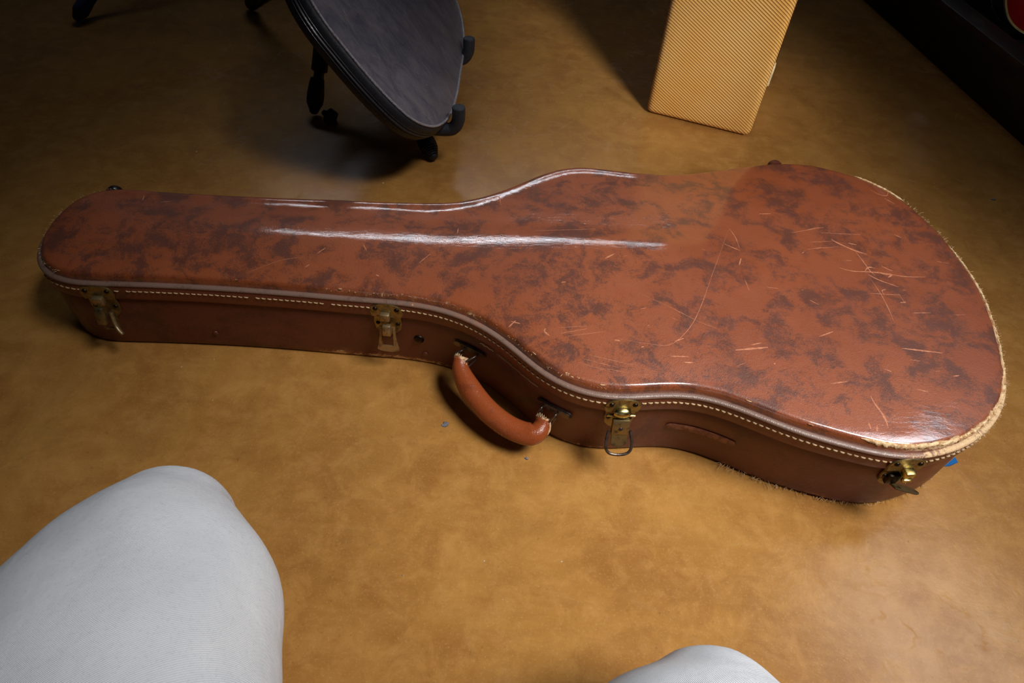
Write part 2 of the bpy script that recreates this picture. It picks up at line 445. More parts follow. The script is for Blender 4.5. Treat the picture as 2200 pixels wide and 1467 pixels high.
def cr_closed(P, n=24):
    out = []; m = len(P)
    for i in range(m):
        p0, p1, p2, p3 = P[i - 1], P[i], P[(i + 1) % m], P[(i + 2) % m]
        t0 = 0; t1 = np.linalg.norm(p1 - p0) ** .5; t2 = t1 + np.linalg.norm(p2 - p1) ** .5; t3 = t2 + np.linalg.norm(p3 - p2) ** .5
        for t in np.linspace(t1, t2, n, endpoint=False):
            A1 = (t1 - t) / (t1 - t0) * p0 + (t - t0) / (t1 - t0) * p1
            A2 = (t2 - t) / (t2 - t1) * p1 + (t - t1) / (t2 - t1) * p2
            A3 = (t3 - t) / (t3 - t2) * p2 + (t - t2) / (t3 - t2) * p3
            B1 = (t2 - t) / (t2 - t0) * A1 + (t - t0) / (t2 - t0) * A2
            B2 = (t3 - t) / (t3 - t1) * A2 + (t - t1) / (t3 - t1) * A3
            out.append((t2 - t) / (t2 - t1) * B1 + (t - t1) / (t2 - t1) * B2)
    return np.array(out)
NO = 480
def case_outline():
    Q = resample(cr_closed(np.array(OUT, float) / 1000), NO)
    k = np.exp(-.5 * (np.arange(-20, 21) / 4.0) ** 2); k /= k.sum()
    Rr = sum(w * np.roll(Q, j, axis=0) for j, w in zip(range(-20, 21), k))
    return resample(Rr, NO)
O2 = case_outline()
T2 = np.roll(O2, -1, 0) - np.roll(O2, 1, 0); T2 /= np.linalg.norm(T2, axis=1)[:, None]
N2 = np.stack([T2[:, 1], -T2[:, 0]], 1)
# smooth normals a little so offset rings stay clean
for _ in range(6):
    N2 = (np.roll(N2, 1, 0) + N2 * 2 + np.roll(N2, -1, 0)); N2 /= np.linalg.norm(N2, axis=1)[:, None]
HT = 0.1125      # height of the lid's edge

def wall(i, z, off=0.0):
    """a point on the case wall: outline index (fractional), height, outward offset"""
    i0 = int(math.floor(i)) % NO; i1 = (i0 + 1) % NO; t = i - math.floor(i)
    p = O2[i0] * (1 - t) + O2[i1] * t; n = N2[i0] * (1 - t) + N2[i1] * t; n = n / np.linalg.norm(n)
    q = p + n * off
    return Vector((q[0], q[1], z)), Vector((n[0], n[1], 0))
def wall_frame(i, z, off=0.0):
    """matrix: local x along the wall (towards the body end on the near side), y outward, z up"""
    p, n = wall(i, z, off)
    x = Vector((-n.y, n.x, 0))
    m = Matrix((x, n, Vector((0, 0, 1)))).transposed().to_4x4(); m.translation = p
    return m

def sstep(a, b, x):
    t = min(max((x - a) / (b - a), 0.0), 1.0); return t * t * (3 - 2 * t)
def nz3(x, y, z=0.0): return mnoise.noise(Vector((x, y, z)))
def lid_h(u, v, d):
    """height of the lid's arched top at case coordinates (u, v), d = distance from the edge"""
    lw = sstep(0.015, 0.05, v) * (1 - sstep(0.70, 0.82, u))
    rim = (0.003 - 0.0012 * sstep(0.75, 0.9, u)) * (1 - math.exp(-d / (0.018 - 0.007 * sstep(0.75, 0.9, u)))) * (1 - 0.8 * lw)
    v0 = -0.004 + 0.012 * sstep(0.45, 0.75, u)
    body = sstep(0.42, 0.62, u)
    hw = 0.075 + 0.105 * body + 0.040 * sstep(0.74, 0.90, u)
    k = 0.105 - 0.020 * body - 0.050 * sstep(0.70, 0.88, u)
    r = 0.0080 + 0.0080 * sstep(0.28, 0.50, u) + 0.009 * math.exp(-((u - 0.50) / 0.11) ** 2) + 0.08 * sstep(0.70, 0.86, u) + 0.03 * (1 - sstep(0.08, 0.24, u))
    w = v - v0 + 0.0016 * nz3(u * 24, v * 24, 3)
    arch = k * (math.sqrt(hw * hw + r * r) - math.sqrt(w * w + r * r))
    arch = max(arch, 0.0) * (1 - math.exp(-max(min(u, 1.08 - u), 0) / 0.05)) * (1 - math.exp(-d / 0.012))
    z = HT + rim + arch
    # the far rim stands up as a soft low lip
    z += lw * (0.0016 + 0.0005 * nz3(u * 18, 3, 7)) * math.exp(-((d - 0.0058) / 0.0068) ** 2)
    z += 0.00035 * nz3(u * 9, v * 9, 1) * min(d / 0.03, 1) + 0.00012 * nz3(u * 45, v * 60, 5)
    return z
def edge_dist(p):
    A = O2; D = np.roll(O2, -1, 0) - O2
    t = np.clip(((p - A) * D).sum(1) / (D * D).sum(1), 0, 1)
    return float(np.sqrt((((A + t[:, None] * D) - p) ** 2).sum(1).min()))
def in_outline(p):
    a = O2; b = np.roll(O2, -1, 0)
    c = ((a[:, 1] > p[1]) != (b[:, 1] > p[1])) & (p[0] < (b[:, 0] - a[:, 0]) * (p[1] - a[:, 1]) / (b[:, 1] - a[:, 1] + 1e-12) + a[:, 0])
    return bool(c.sum() % 2)
def case_px(i): return i
def wear_at(i):
    """how far the rim is rubbed through along the outline (0..1)"""
    u, v = O2[i]; near = v < 0
    w = 0.12
    if near:
        w += 0.30 * sstep(0.27, 0.36, u) * (1 - sstep(0.47, 0.52, u))
        w += 0.34 * math.exp(-((u - 0.606) / 0.022) ** 2)
        w += 0.26 * math.exp(-((u - 0.50) / 0.02) ** 2)
        w += 0.16 * sstep(0.70, 0.84, u)
        w += 0.50 * sstep(0.87, 0.96, u)
        if u < 0.04: w += 0.18
    else:
        w += 0.34 * sstep(0.86, 0.93, u)
        w += 0.14 * sstep(0.5, 0.56, u)
        if u < 0.06: w += 0.10
    if u > 1.0: w = max(w, 0.36)
    return w

def build_case():
    root = empty('guitar_case', (CX, CY, 0), CA)
    tag(root, 'worn brown leather guitar case with stitched edge and brass latches lying on the floor', 'guitar case')

    # ---- lid: arched top over a rounded rim
    prof_top = [(-0.0036, 0.0), (-0.0018, -0.0006), (-0.0004, -0.0020), (0.0003, -0.0038), (0.0008, -0.0065), (0.0010, -0.0095), (0.0016, -0.0112)]
    step = 0.0048
    inner = O2 + N2 * prof_top[0][0]
    pts = [Vector(p) for p in inner]
    edges = [(i, (i + 1) % NO) for i in range(NO)]
    for dd in (0.0052, 0.0070, 0.0090, 0.0112):
        pts += [Vector(p) for p in (O2 - N2 * dd)]
    rowi = 0
    v = O2[:, 1].min()
    while v < O2[:, 1].max():
        u = O2[:, 0].min() + (step / 2 if rowi % 2 else 0)
        while u < O2[:, 0].max():
            p = np.array((u, v))
            if in_outline(p):
                d = edge_dist(p)
                if d > 0.0112 + step * 0.6: pts.append(Vector((u, v)))
            u += step
        v += step * 0.866; rowi += 1
    # the CDT keeps faces inside the closed loop
    r = delaunay_2d_cdt(pts, [], [list(range(NO))], 1, 1e-7)
    V, orig = [], r[3]
    for p in r[0]:
        d = edge_dist(np.array((p[0], p[1])))
        V.append((p[0], p[1], lid_h(p[0], p[1], d)))
    Fc = [tuple(f) for f in r[2]]
    wear = [0.0] * len(V)
    inv = {}
    for k, og in enumerate(orig):
        for o_ in og:
            if o_ < NO: inv[o_] = k
    prev = [inv[i] for i in range(NO)]
    for i in range(NO): wear[inv[i]] = wear_at(i) * 0.40
    zedge = [V[inv[i]][2] for i in range(NO)]
    for pi, (off, dz) in enumerate(prof_top[1:], 1):
        cur = []
        ww = (0.4, 0.7, 0.95, 1.0, 0.9, 0.6, 0.3)[pi]
        for i in range(NO):
            wr = wear_at(i)
            jit = 0.0012 * wr * nz3(i * 0.31, pi * 0.7, 9)
            q = O2[i] + N2[i] * (off + jit)
            V.append((q[0], q[1], zedge[i] - 0.0004 * min(pi, 3) + dz + jit)); wear.append(wr * ww); cur.append(len(V) - 1)
        for i in range(NO):
            j = (i + 1) % NO
            Fc.append((prev[i], cur[i], cur[j], prev[j]))
        prev = cur
    lid = pyd('lid', V, Fc, 'top', root, True)
    bm = bmesh.new(); bm.from_mesh(lid.data); bmesh.ops.recalc_face_normals(bm, faces=bm.faces); bm.to_mesh(lid.data); bm.free()
    a = lid.data.attributes.new('wear', 'FLOAT', 'POINT'); a.data.foreach_set('value', wear)

    # ---- swept rings round the outline
    def sweep(name, prof, mat, parent, wfun=None, close=False, zn=0.0):
        V, Fc, wr = [], [], []
        for k, (off, z) in enumerate(prof):
            for i in range(NO):
                j = zn * nz3(O2[i][0] * 14, O2[i][1] * 14, k)
                q = O2[i] + N2[i] * (off + j)
                V.append((q[0], q[1], z + j * 0.5)); wr.append(wfun(i, k) if wfun else 0.0)
        for k in range(len(prof) - 1):
            for i in range(NO):
                j = (i + 1) % NO
                Fc.append((k * NO + i, (k + 1) * NO + i, (k + 1) * NO + j, k * NO + j))
        if close: Fc.append(tuple((len(prof) - 1) * NO + i for i in range(NO)))
        o = pyd(name, V, Fc, mat, parent, True)
        bm = bmesh.new(); bm.from_mesh(o.data); bmesh.ops.recalc_face_normals(bm, faces=bm.faces); bm.to_mesh(o.data); bm.free()
        at = o.data.attributes.new('wear', 'FLOAT', 'POINT'); at.data.foreach_set('value', wr)
        return o
    heavy = lambda i: max(wear_at(i) - 0.12, 0)
    def bead(off, z, r0, r1, n=8):
        return [(off + math.cos(t) * r0, z + math.sin(t) * r1) for t in np.linspace(PI * 0.95, -PI * 0.35, n)]
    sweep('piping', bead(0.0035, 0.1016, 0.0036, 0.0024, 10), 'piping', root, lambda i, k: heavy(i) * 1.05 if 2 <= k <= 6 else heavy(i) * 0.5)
    sweep('lid_band', [(0.003, 0.1020), (0.0055, 0.1012), (0.0064, 0.0996), (0.0064, 0.094), (0.0062, 0.088), (0.0060, 0.0822), (0.0054, 0.0802), (0.0025, 0.0798)],
          'band', root, lambda i, k: (heavy(i) * 0.75 if k < 3 else 0.10 + heavy(i) * 0.15) + (0.16 if k == 6 else 0), zn=0.0003)
    def body_wear(i, k):
        u, v_ = O2[i]; w = 0.0
        if k >= 4:
            w = 0.18
            if v_ < 0:
                w += 0.42 * sstep(0.24, 0.34, u) * (1 - sstep(0.44, 0.5, u)) + 0.34 * sstep(0.58, 0.62, u) * (1 - sstep(0.64, 0.68, u)) + 0.24 * sstep(0.72, 0.8, u)
                if u < 0.07: w += 0.3
        if k == 4: w *= 0.6
        return w
    body = sweep('case_body', [(0.0020, 0.0806), (0.0030, 0.0790), (0.0030, 0.060), (0.0026, 0.032), (0.0020, 0.0115), (0.0014, 0.0060), (0.0002, 0.0022), (-0.004, 0.0)],
          'side', root, body_wear, close=True, zn=0.0004)

    # ---- stitching round the band, one slanted thread after another
    V, Fc = [], []
    seglen = np.linalg.norm(np.roll(O2, -1, 0) - O2, axis=1)
    cum = np.r_[0, np.cumsum(seglen)]
    s = 0.0; rng = random.Random(3)
    def idx(s_): return float(np.interp(s_ % cum[-1], cum, np.arange(NO + 1)))
    while s < cum[-1] - 0.004:
        if rng.random() < 0.95:
            u, v_ = wall(idx(s), 0.0)[0][:2]
            thin = 0.95 + 0.35 * sstep(0.3, 0.8, u)
            P = []
            for t, dz, do in ((0.0, 0.0004, -0.0003), (0.25, 0.0002, 0.0006), (0.75, -0.0002, 0.0006), (1.0, -0.0004, -0.0003)):
                P.append(wall(idx(s + t * 0.0049), 0.0938 + dz + rng.uniform(-.0002, .0002), 0.0064 + do)[0])
            vv, ff = tube_data(P, [0.0004 * thin, 0.00075 * thin, 0.00075 * thin, 0.0004 * thin], 6)
            b = len(V); V += vv; Fc += [tuple(b + q for q in f) for f in ff]
        s += 0.0064
    st = pyd('stitching', V, Fc, 'thread', root); tag(st, 'row of pale slanted stitches', kind='stuff')

    # loose thread along the lower edge of the band by the handle
    for a0, a1 in ((94, 97.5), (98.6, 109.5)):
        P = [wall(a, 0.0795 + 0.0006 * math.sin(a * 5), 0.0075)[0] for a in np.linspace(a0, a1, 14)]
        tube('loose_thread', P, 0.00045, 'thread', root, 6)
    P = [wall(177.5, .079, .007)[0], wall(178, .070, .009)[0], wall(178.6, .062, .007)[0], wall(178.9, .056, .0085)[0]]
    tube('loose_thread', spline(P, 12), 0.0004, 'fibre', root, 6)

    # ---- torn edge at the body end: raised ragged flakes of bare board
    def flake_strip(i0, i1, mat, off0, z0, wid, seed, thick=0.0014):
        V, Fc = [], []; rg = random.Random(seed); n = max(5, int((i1 - i0) * 5))
        for k in range(n + 1):
            i = i0 + (i1 - i0) * k / n
            env = min(1, k / (n * 0.12) + .05, (n - k) / (n * 0.12) + .05)
            w = wid * env * (0.55 + 0.9 * abs(nz3(k * 0.16, seed, 0)) + 0.35 * rg.random())
            c = 0.0012 * nz3(k * 0.11, seed, 4)
            for t in (-1, -0.4, 0.4, 1):
                hgt = thick * (1 - t * t * 0.9) * (0.5 + 0.9 * rg.random()) * env
                # across: the strip wraps from the top over the rounded rim
                a = t * w + c
                if a < 0: off, z = off0 + a, z0 - 0.0003 * abs(a) / 0.001 * 0.15
                else: off, z = off0 + a * 0.5, z0 - a * 0.95
                p, nn = wall(i, z, off)
                V.append(p + (nn * 0.6 + Vector((0, 0, 0.8))) * hgt)
        for k in range(n):
            for j in range(3):
                Fc.append((k * 4 + j, k * 4 + j + 1, k * 4 + 4 + j + 1, k * 4 + 4 + j))
        o = pyd('torn_edge', V, Fc, mat, root); tag(o, 'torn pale edge where the leather has rubbed away')
        return o
    flake_strip(167, 183, 'core', -0.0010, HT - 0.0004, 0.0034, 11)
    flake_strip(181.5, 197, 'core', 0.0002, HT - 0.0024, 0.0038, 12)
    flake_strip(196, 212, 'core', 0.0006, HT - 0.0018, 0.0015, 13)
    flake_strip(211, 246, 'core', 0.0002, HT - 0.0010, 0.0009, 14)
    flake_strip(262, 275, 'core', -0.0002, HT + 0.0004, 0.0018, 15)
    flake_strip(113.5, 117.5, 'core', -0.0022, HT - 0.0002, 0.0026, 16, 0.0006)
    rs = random.Random(44)
    for k_, i_ in enumerate((43, 54, 58, 63.5, 66, 70, 72.5, 76, 86.5, 91, 94, 96.5, 101, 106, 120.5, 140, 147, 158)):
        flake_strip(i_, i_ + rs.uniform(0.4, 1.3), 'flake', rs.uniform(-0.0035, 0.0), HT - 0.0003, rs.uniform(0.0005, 0.0013), 60 + k_, 0.00015)
    flake_strip(172, 186, 'core', 0.0050, 0.1032, 0.0012, 19, 0.0008)

    # ---- frayed fibres
    V, Fc = [], []; rg = random.Random(5)
    def hair(i, z, off, ln, up):
        p, nn = wall(i, z, off)
        tdir = Vector((-nn.y, nn.x, 0)) * rg.uniform(-1, 1)
        d = (nn * rg.uniform(0.4, 1.1) + tdir * 0.8 + Vector((0, 0, up * rg.uniform(0.0, 1.0)))).normalized()
        side = Vector((rg.uniform(-1, 1), rg.uniform(-1, 1), rg.uniform(-1, 1)))
        P = [p, p + d * ln * 0.5 + side * ln * 0.1, p + d * ln + side * ln * 0.28]
        if min(q.z for q in P) < 0.0004:
            for q in P: q.z = max(q.z, 0.0006)
        vv, ff = tube_data(P, [0.00022, 0.0002, 0.0001], 4)
        b = len(V); V.extend(vv); Fc.extend([tuple(b + q for q in f) for f in ff])
    for _ in range(330): hair(rg.uniform(178, 270), HT - rg.uniform(0, .004), 0.0008, rg.uniform(.0015, .0045), 0.6)
    for _ in range(150): hair(rg.uniform(183, 204), 0.102 - rg.uniform(0, .004), 0.006, rg.uniform(.0015, .004), 0.0)
    for _ in range(90): hair(rg.uniform(146, 200), rg.uniform(.001, .005), 0.001, rg.uniform(.002, .006), 0.1)
    for _ in range(18): hair(rg.uniform(148, 160), rg.uniform(.002, .005), 0.001, rg.uniform(.006, .011), 0.1)
    for _ in range(70): hair(rg.uniform(60, 125), HT - rg.uniform(0, .004), 0.0006, rg.uniform(.001, .0025), 0.6)
    for _ in range(60): hair(rg.uniform(455, 489) % NO, HT - rg.uniform(0, .004), 0.0006, rg.uniform(.0015, .003), 0.4)
    fo = pyd('frayed_fibres', V, Fc, 'fibre', root); tag(fo, 'pale frayed fibres along the worn edges', kind='stuff')
    return root

CASE = build_case()

# ---- the lid's scratches and scuffs, as shallow raw lines in the hide
def cam_hit_case(x, y, z):
    """where a sight line through the photograph meets height z, in case coordinates (used to measure the marks)"""
    f = 24 / 36 * 2200
    X = (x - 1100) / f; Y = -(y - 733.5) / f
    c, s = math.cos(roll), math.sin(roll); X, Y = c * X - s * Y, s * X + c * Y
    d = (X, math.cos(pitch) + Y * math.sin(pitch), -math.sin(pitch) + Y * math.cos(pitch))
    t = (z - CAM_H) / d[2]
    qx, qy = d[0] * t - CX, d[1] * t - CY
    c, s = math.cos(CA), math.sin(CA)
    return qx * c + qy * s, -qx * s + qy * c
def lid_pt(x, y):
    z = HT + 0.008
    for _ in range(3):
        u, v = cam_hit_case(x, y, z)
        z = lid_h(u, v, edge_dist(np.array((u, v))))
    return u, v
def build_scratches():
    V, Fc = [], []; rg = random.Random(21)
    def line(px, w):
        P = [lid_pt(*p) for p in spline([(a, b, 0) for a, b in px], max(6, 4 * len(px)))
             and [(q[0], q[1]) for q in spline([(a, b, 0) for a, b in px], max(6, 5 * len(px)))]]
        n = len(P); b = len(V)
        for k, (u, v) in enumerate(P):
            a, c = P[max(k - 1, 0)], P[min(k + 1, n - 1)]
            t = np.array((c[0] - a[0], c[1] - a[1])); t /= max(np.linalg.norm(t), 1e-9); nn = np.array((-t[1], t[0]))
            ww = w * (0.15 + math.sin(PI * (k + .5) / n) * (0.6 + 0.7 * rg.random()))
            for sg in (-1, 0, 1):
                q = np.array((u, v)) + nn * sg * ww
                z = lid_h(q[0], q[1], edge_dist(q)) + (0.00022 if sg == 0 else 0.00004)
                V.append((q[0], q[1], z))
        for k in range(n - 1):
            for j in (0, 1):
                Fc.append((b + 3 * k + j, b + 3 * k + j + 1, b + 3 * k + 3 + j + 1, b + 3 * k + 3 + j))
    L = [([(1786, 514), (1800, 522), (1836, 538), (1862, 546)], .0011), ([(1836, 538), (1855, 562), (1868, 580), (1880, 592)], .0006),
         ([(1803, 575), (1830, 582), (1868, 584), (1905, 588), (1945, 594), (1988, 595)], .0007), ([(1866, 590), (1890, 602), (1930, 616)], .0007),
         ([(1884, 584), (1900, 588), (1915, 590), (1908, 596)], .0012), ([(1868, 596), (1885, 620), (1900, 645), (1912, 670), (1922, 695)], .0004),
         ([(1893, 571), (1905, 577), (1918, 582)], .0006), ([(1822, 522), (1840, 526)], .0008), ([(1858, 582), (1866, 574), (1880, 576)], .0007),
         ([(1870, 408), (1890, 418), (1905, 420), (1908, 412)], .0005), ([(1900, 426), (1922, 438)], .0005),
         ([(1870, 850), (1880, 868), (1893, 885), (1904, 905), (1908, 920)], .0010), ([(1866, 908), (1871, 922)], .0008), ([(1884, 912), (1884, 928)], .0005),
         ([(1580, 752), (1615, 749), (1650, 746)], .0010), ([(1938, 748), (1980, 753), (2024, 758)], .0009), ([(1760, 723), (1790, 712)], .0006),
         ([(1785, 824), (1822, 819)], .0005), ([(1970, 836), (1995, 842)], .0005), ([(1540, 706), (1500, 690), (1440, 660), (1370, 628)], .00022),
         ([(1566, 490), (1552, 530), (1530, 590), (1505, 660), (1480, 706), (1440, 740), (1390, 738), (1330, 728)], .00026),
         ([(1566, 490), (1580, 510), (1590, 536)], .00035), ([(1556, 524), (1575, 532), (1590, 538)], .0005), ([(1592, 555), (1588, 570)], .0008),
         ([(1093, 702), (1108, 688)], .0007), ([(1098, 690), (1118, 695)], .0006), ([(1182, 722), (1170, 712), (1172, 705)], .0007),
         ([(1200, 704), (1260, 700)], .00022), ([(1205, 716), (1262, 706)], .00022), ([(1220, 722), (1300, 712)], .0002), ([(1320, 730), (1332, 732)], .0008),
         ([(1250, 770), (1330, 790)], .0002), ([(1265, 762), (1360, 784)], .0002), ([(1290, 790), (1350, 800)], .0002), ([(1240, 778), (1320, 800)], .0002),
         ([(1150, 496), (1280, 492)], .0002), ([(680, 545), (700, 532)], .0006), ([(655, 574), (665, 568)], .0006), ([(780, 524), (788, 540)], .0005),
         ([(808, 590), (814, 593)], .0009), ([(900, 565), (925, 545)], .0004), ([(540, 582), (600, 560), (650, 552)], .0002), ([(985, 490), (982, 502)], .0006),
         ([(1072, 420), (1076, 440)], .0005), ([(1440, 765), (1480, 766)], .0006), ([(1470, 778), (1488, 779)], .0006), ([(1300, 555), (1320, 545)], .0009),
         ([(345, 434), (370, 432)], .0005), ([(310, 420), (306, 430)], .0006), ([(1764, 500), (1850, 504)], .0002), ([(1740, 520), (1790, 518)], .0002),
         ([(1735, 535), (1800, 530)], .0002), ([(1700, 500), (1770, 488)], .0002), ([(1960, 672), (2000, 672)], .0003), ([(1600, 600), (1610, 625)], .0003),
         ([(1900, 634), (1895, 624), (1904, 622)], .0005), ([(1870, 630), (1935, 634)], .0003), ([(1930, 630), (1945, 652)], .0003)]
    for px, w in L: line(px, w)
    for _ in range(36):
        x, y = rg.uniform(1150, 2080), rg.uniform(440, 900)
        u, v = lid_pt(x, y); p = np.array((u, v))
        if not in_outline(p) or edge_dist(p) < 0.03: continue
        a = rg.uniform(-.5, .5); l = rg.uniform(3, 26)
        line([(x, y), (x + l * math.cos(a), y + l * math.sin(a))], rg.choice((.0002, .0002, .0003, .0006)))
    o = pyd('scratches', V, Fc, 'scratch', CASE); tag(o, 'pale scratches in the leather of the lid', kind='stuff')
build_scratches()

# ---- latches
def arc(cx_, cz_, rx, rz, a0, a1, n):
    return [(cx_ + rx * math.cos(a), cz_ + rz * math.sin(a)) for a in np.linspace(a0, a1, n)]
def rot_about(m, p, ang):
    return m @ Matrix.Translation(p) @ Matrix.Rotation(ang, 4, 'X')
def rivet(name, m, x, z, y, r, parent, mat='brass_dark'):
    p0 = m @ Vector((x, y, z)); p1 = m @ Vector((x, y + 0.01, z))
    return lathe(name, [(0, r), (r * 0.25, r * 0.95), (r * 0.5, r * 0.7), (r * 0.62, r * 0.3)], p0, p1, mat, parent, 14, 60)
def box_part(name, m, c, s, bev, mat, parent):
    bm = bmesh.new(); bm_box(bm, c, s, None, bev); bm.transform(m); return from_bm(name, bm, mat, parent, True, 40)
def build_latch(i, zc, style, label):
    """zc: height of the seam between lid and body"""
    m = wall_frame(i, zc, 0.0064)
    up = [(-0.0165, 0.0), (0.0165, 0.0)] + [(0.0185, 0.008)] + arc(0, 0.0115, 0.0180, 0.0095, 0.15, PI - 0.15, 12) + [(-0.0185, 0.008)]
    root = plate('latch', up, 0.0014, 'brass', CASE, m)
    tag(root, label)
    for sx in (-1, 1): rivet('rivet', m, sx * 0.0118, 0.0125, 0.0014, 0.0028, root)
    lo_m = wall_frame(i, zc, 0.0036)
    lo = [(0.0150, -0.0015), (-0.0150, -0.0015), (-0.0158, -0.012), (-0.0140, -0.022)] + arc(0, -0.022, 0.0125, 0.0085, PI, 2 * PI, 12)[1:-1] + [(0.0140, -0.022), (0.0158, -0.012)]
    plate('lower_plate', lo, 0.0016, 'brass', root, lo_m)
    for sx in (-1, 1): rivet('rivet', lo_m, sx * 0.0112, -0.0125, 0.0016, 0.0024, root)
    if style == 'ring':
        # rounded catch on the upper plate
        P = [m @ Vector((x, 0.0030, 0.0022)) for x in np.linspace(-0.0085, 0.0085, 7)]
        tube('catch', P, [0.0035, 0.0052, 0.0058, 0.0060, 0.0058, 0.0052, 0.0035], 'brass_bright', root, 16, auto=60)
        box_part('hinge_bar', m, (0, 0.0022, -0.0040), (0.030, 0.0035, 0.0024), 0.0008, 'brass_bright', root)
        hm = rot_about(m, Vector((0, 0.004, -0.0045)), math.radians(16))
        hp = box_part('hasp', hm, (0, 0.0026, -0.0100), (0.0178, 0.0062, 0.0190), 0.0014, 'brass', root)
        rivet('keyhole', hm, 0.0, -0.0115, 0.0054, 0.0022, hp, 'bumper')
        tm = rot_about(hm, Vector((0, 0.0034, -0.0190)), math.radians(8))
        tl = [(0.0085, 0.0), (-0.0085, 0.0), (-0.0085, -0.006)] + arc(0, -0.0085, 0.0085, 0.0075, PI, 2 * PI, 14) + [(0.0085, -0.006)]
        plate('tongue', tl, 0.0014, 'brass', root, tm)
        rm = rot_about(hm, Vector((0, 0.0030, -0.0180)), math.radians(20))
        P = [(0.0110, 0.0, 0.002), (0.0125, 0.0006, -0.004), (0.0135, 0.001, -0.012), (0.0125, 0.001, -0.0185), (0.0085, 0.001, -0.0225), (0, 0.001, -0.0238), (-0.0085, 0.001, -0.0225), (-0.0125, 0.001, -0.0185), (-0.0135, 0.001, -0.012), (-0.0125, 0.0006, -0.004), (-0.0110, 0.0, 0.002)]
        P = [rm @ Vector(tuple(p)) for p in spline(P, 40)]
        tube('bail', P, 0.0016, 'steel_dark', root, 10)
    elif style == 'frame':
        box_part('catch', m, (-0.001, 0.0042, 0.0035), (0.0105, 0.0062, 0.0100), 0.0012, 'brass_dull', root)
        hm = rot_about(m, Vector((0, 0.0045, -0.0060)), math.radians(8))
        box_part('hasp', hm, (0.0005, 0.0030, -0.0075), (0.0098, 0.0066, 0.0145), 0.0016, 'brass_dull', root)
        fm = rot_about(m, Vector((0.0, 0.0035, -0.0120)), math.radians(9))
        outer = [(0.0088, 0.0), (-0.0088, 0.0), (-0.0092, -0.014), (-0.0108, -0.024), (-0.0128, -0.0335)] + arc(0, -0.0335, 0.0126, 0.0035, PI, 2 * PI, 9)[1:-1] + [(0.0128, -0.0335), (0.0108, -0.024), (0.0092, -0.014)]
        hole = [(0.0062, -0.003), (-0.0062, -0.003), (-0.0062, -0.0275), (0.0062, -0.0275)]
        plate('bail', outer, 0.0013, 'brass_dull', root, fm, [hole], 0.0004)
    elif style == 'dangling':
        box_part('catch', m, (0.000, 0.0045, 0.0012), (0.0120, 0.0068, 0.0105), 0.0016, 'brass_dull', root)
        hm = rot_about(m, Vector((0.0, 0.0055, -0.0060)), math.radians(14))
        box_part('hasp', hm, (-0.001, 0.0036, -0.0110), (0.0105, 0.0072, 0.0220), 0.0026, 'brass', root)
        fm = rot_about(m, Vector((0.002, 0.0030, -0.0200)), math.radians(16))
        outer = [(0.0085, 0.0), (-0.0085, 0.0), (-0.0085, -0.0195), (-0.0075, -0.0215), (0.0090, -0.0215), (0.0095, -0.0195)]
        hole = [(0.0060, -0.002), (-0.0060, -0.002), (-0.0060, -0.0185), (0.0060, -0.0185)]
        plate('bail', outer, 0.0013, 'brass', root, fm, [hole], 0.0004)
        P = [m @ Vector(p) for p in ((0.0080, 0.006, -0.0150), (0.0088, 0.009, -0.023), (0.0105, 0.0125, -0.0310), (0.0150, 0.0165, -0.0360), (0.0180, 0.018, -0.0375))]
        tube('lever', spline(P, 16), [0.0021] * 14 + [0.0017, 0.001], 'brass_dull', root, 10, ecc=1.4)
    else:   # open: latch sprung away, its loop turned out flat
        box_part('catch', m, (0.003, 0.0052, 0.0020), (0.0100, 0.0085, 0.0085), 0.0014, 'brass_bright', root)
        box_part('hook', m, (0.003, 0.0085, -0.0050), (0.0090, 0.0048, 0.0050), 0.0014, 'brass_bright', root)
        box_part('hasp_socket', lo_m, (-0.003, 0.0035, -0.0150), (0.0120, 0.0050, 0.0150), 0.0012, 'brass_dark', root)
        bx_ = Vector((0.0, 0.82, 0.57)); bz_ = Vector((-0.96, -0.24, 0.10)).normalized(); by_ = bz_.cross(bx_).normalized(); bx_ = by_.cross(bz_)
        fm = m @ Matrix.Translation((-0.001, 0.005, -0.0215)) @ Matrix((bx_, by_, bz_)).transposed().to_4x4()
        outer = [(0.0080, 0.001), (-0.0080, 0.001), (-0.0092, -0.010)] + arc(0, -0.017, 0.0092, 0.0085, PI, 2 * PI, 14) + [(0.0092, -0.010)]
        hole = [(0.0038, -0.0050), (-0.0038, -0.0050), (-0.0038, -0.0072), (0.0038, -0.0072)]
        plate('bail', outer, 0.0012, 'brass', root, fm, [hole], 0.0004)
    return root
build_latch(15.3, 0.0812, 'dangling', 'tarnished brass latch with dangling lever near the headstock end')
build_latch(73.0, 0.0812, 'frame', 'tarnished brass latch with flat loop on the neck')
build_latch(125.2, 0.0812, 'ring', 'bright brass lock latch with round bail at the waist')
build_latch(176.2, 0.0812, 'open', 'brass latch hanging open at the wide end')

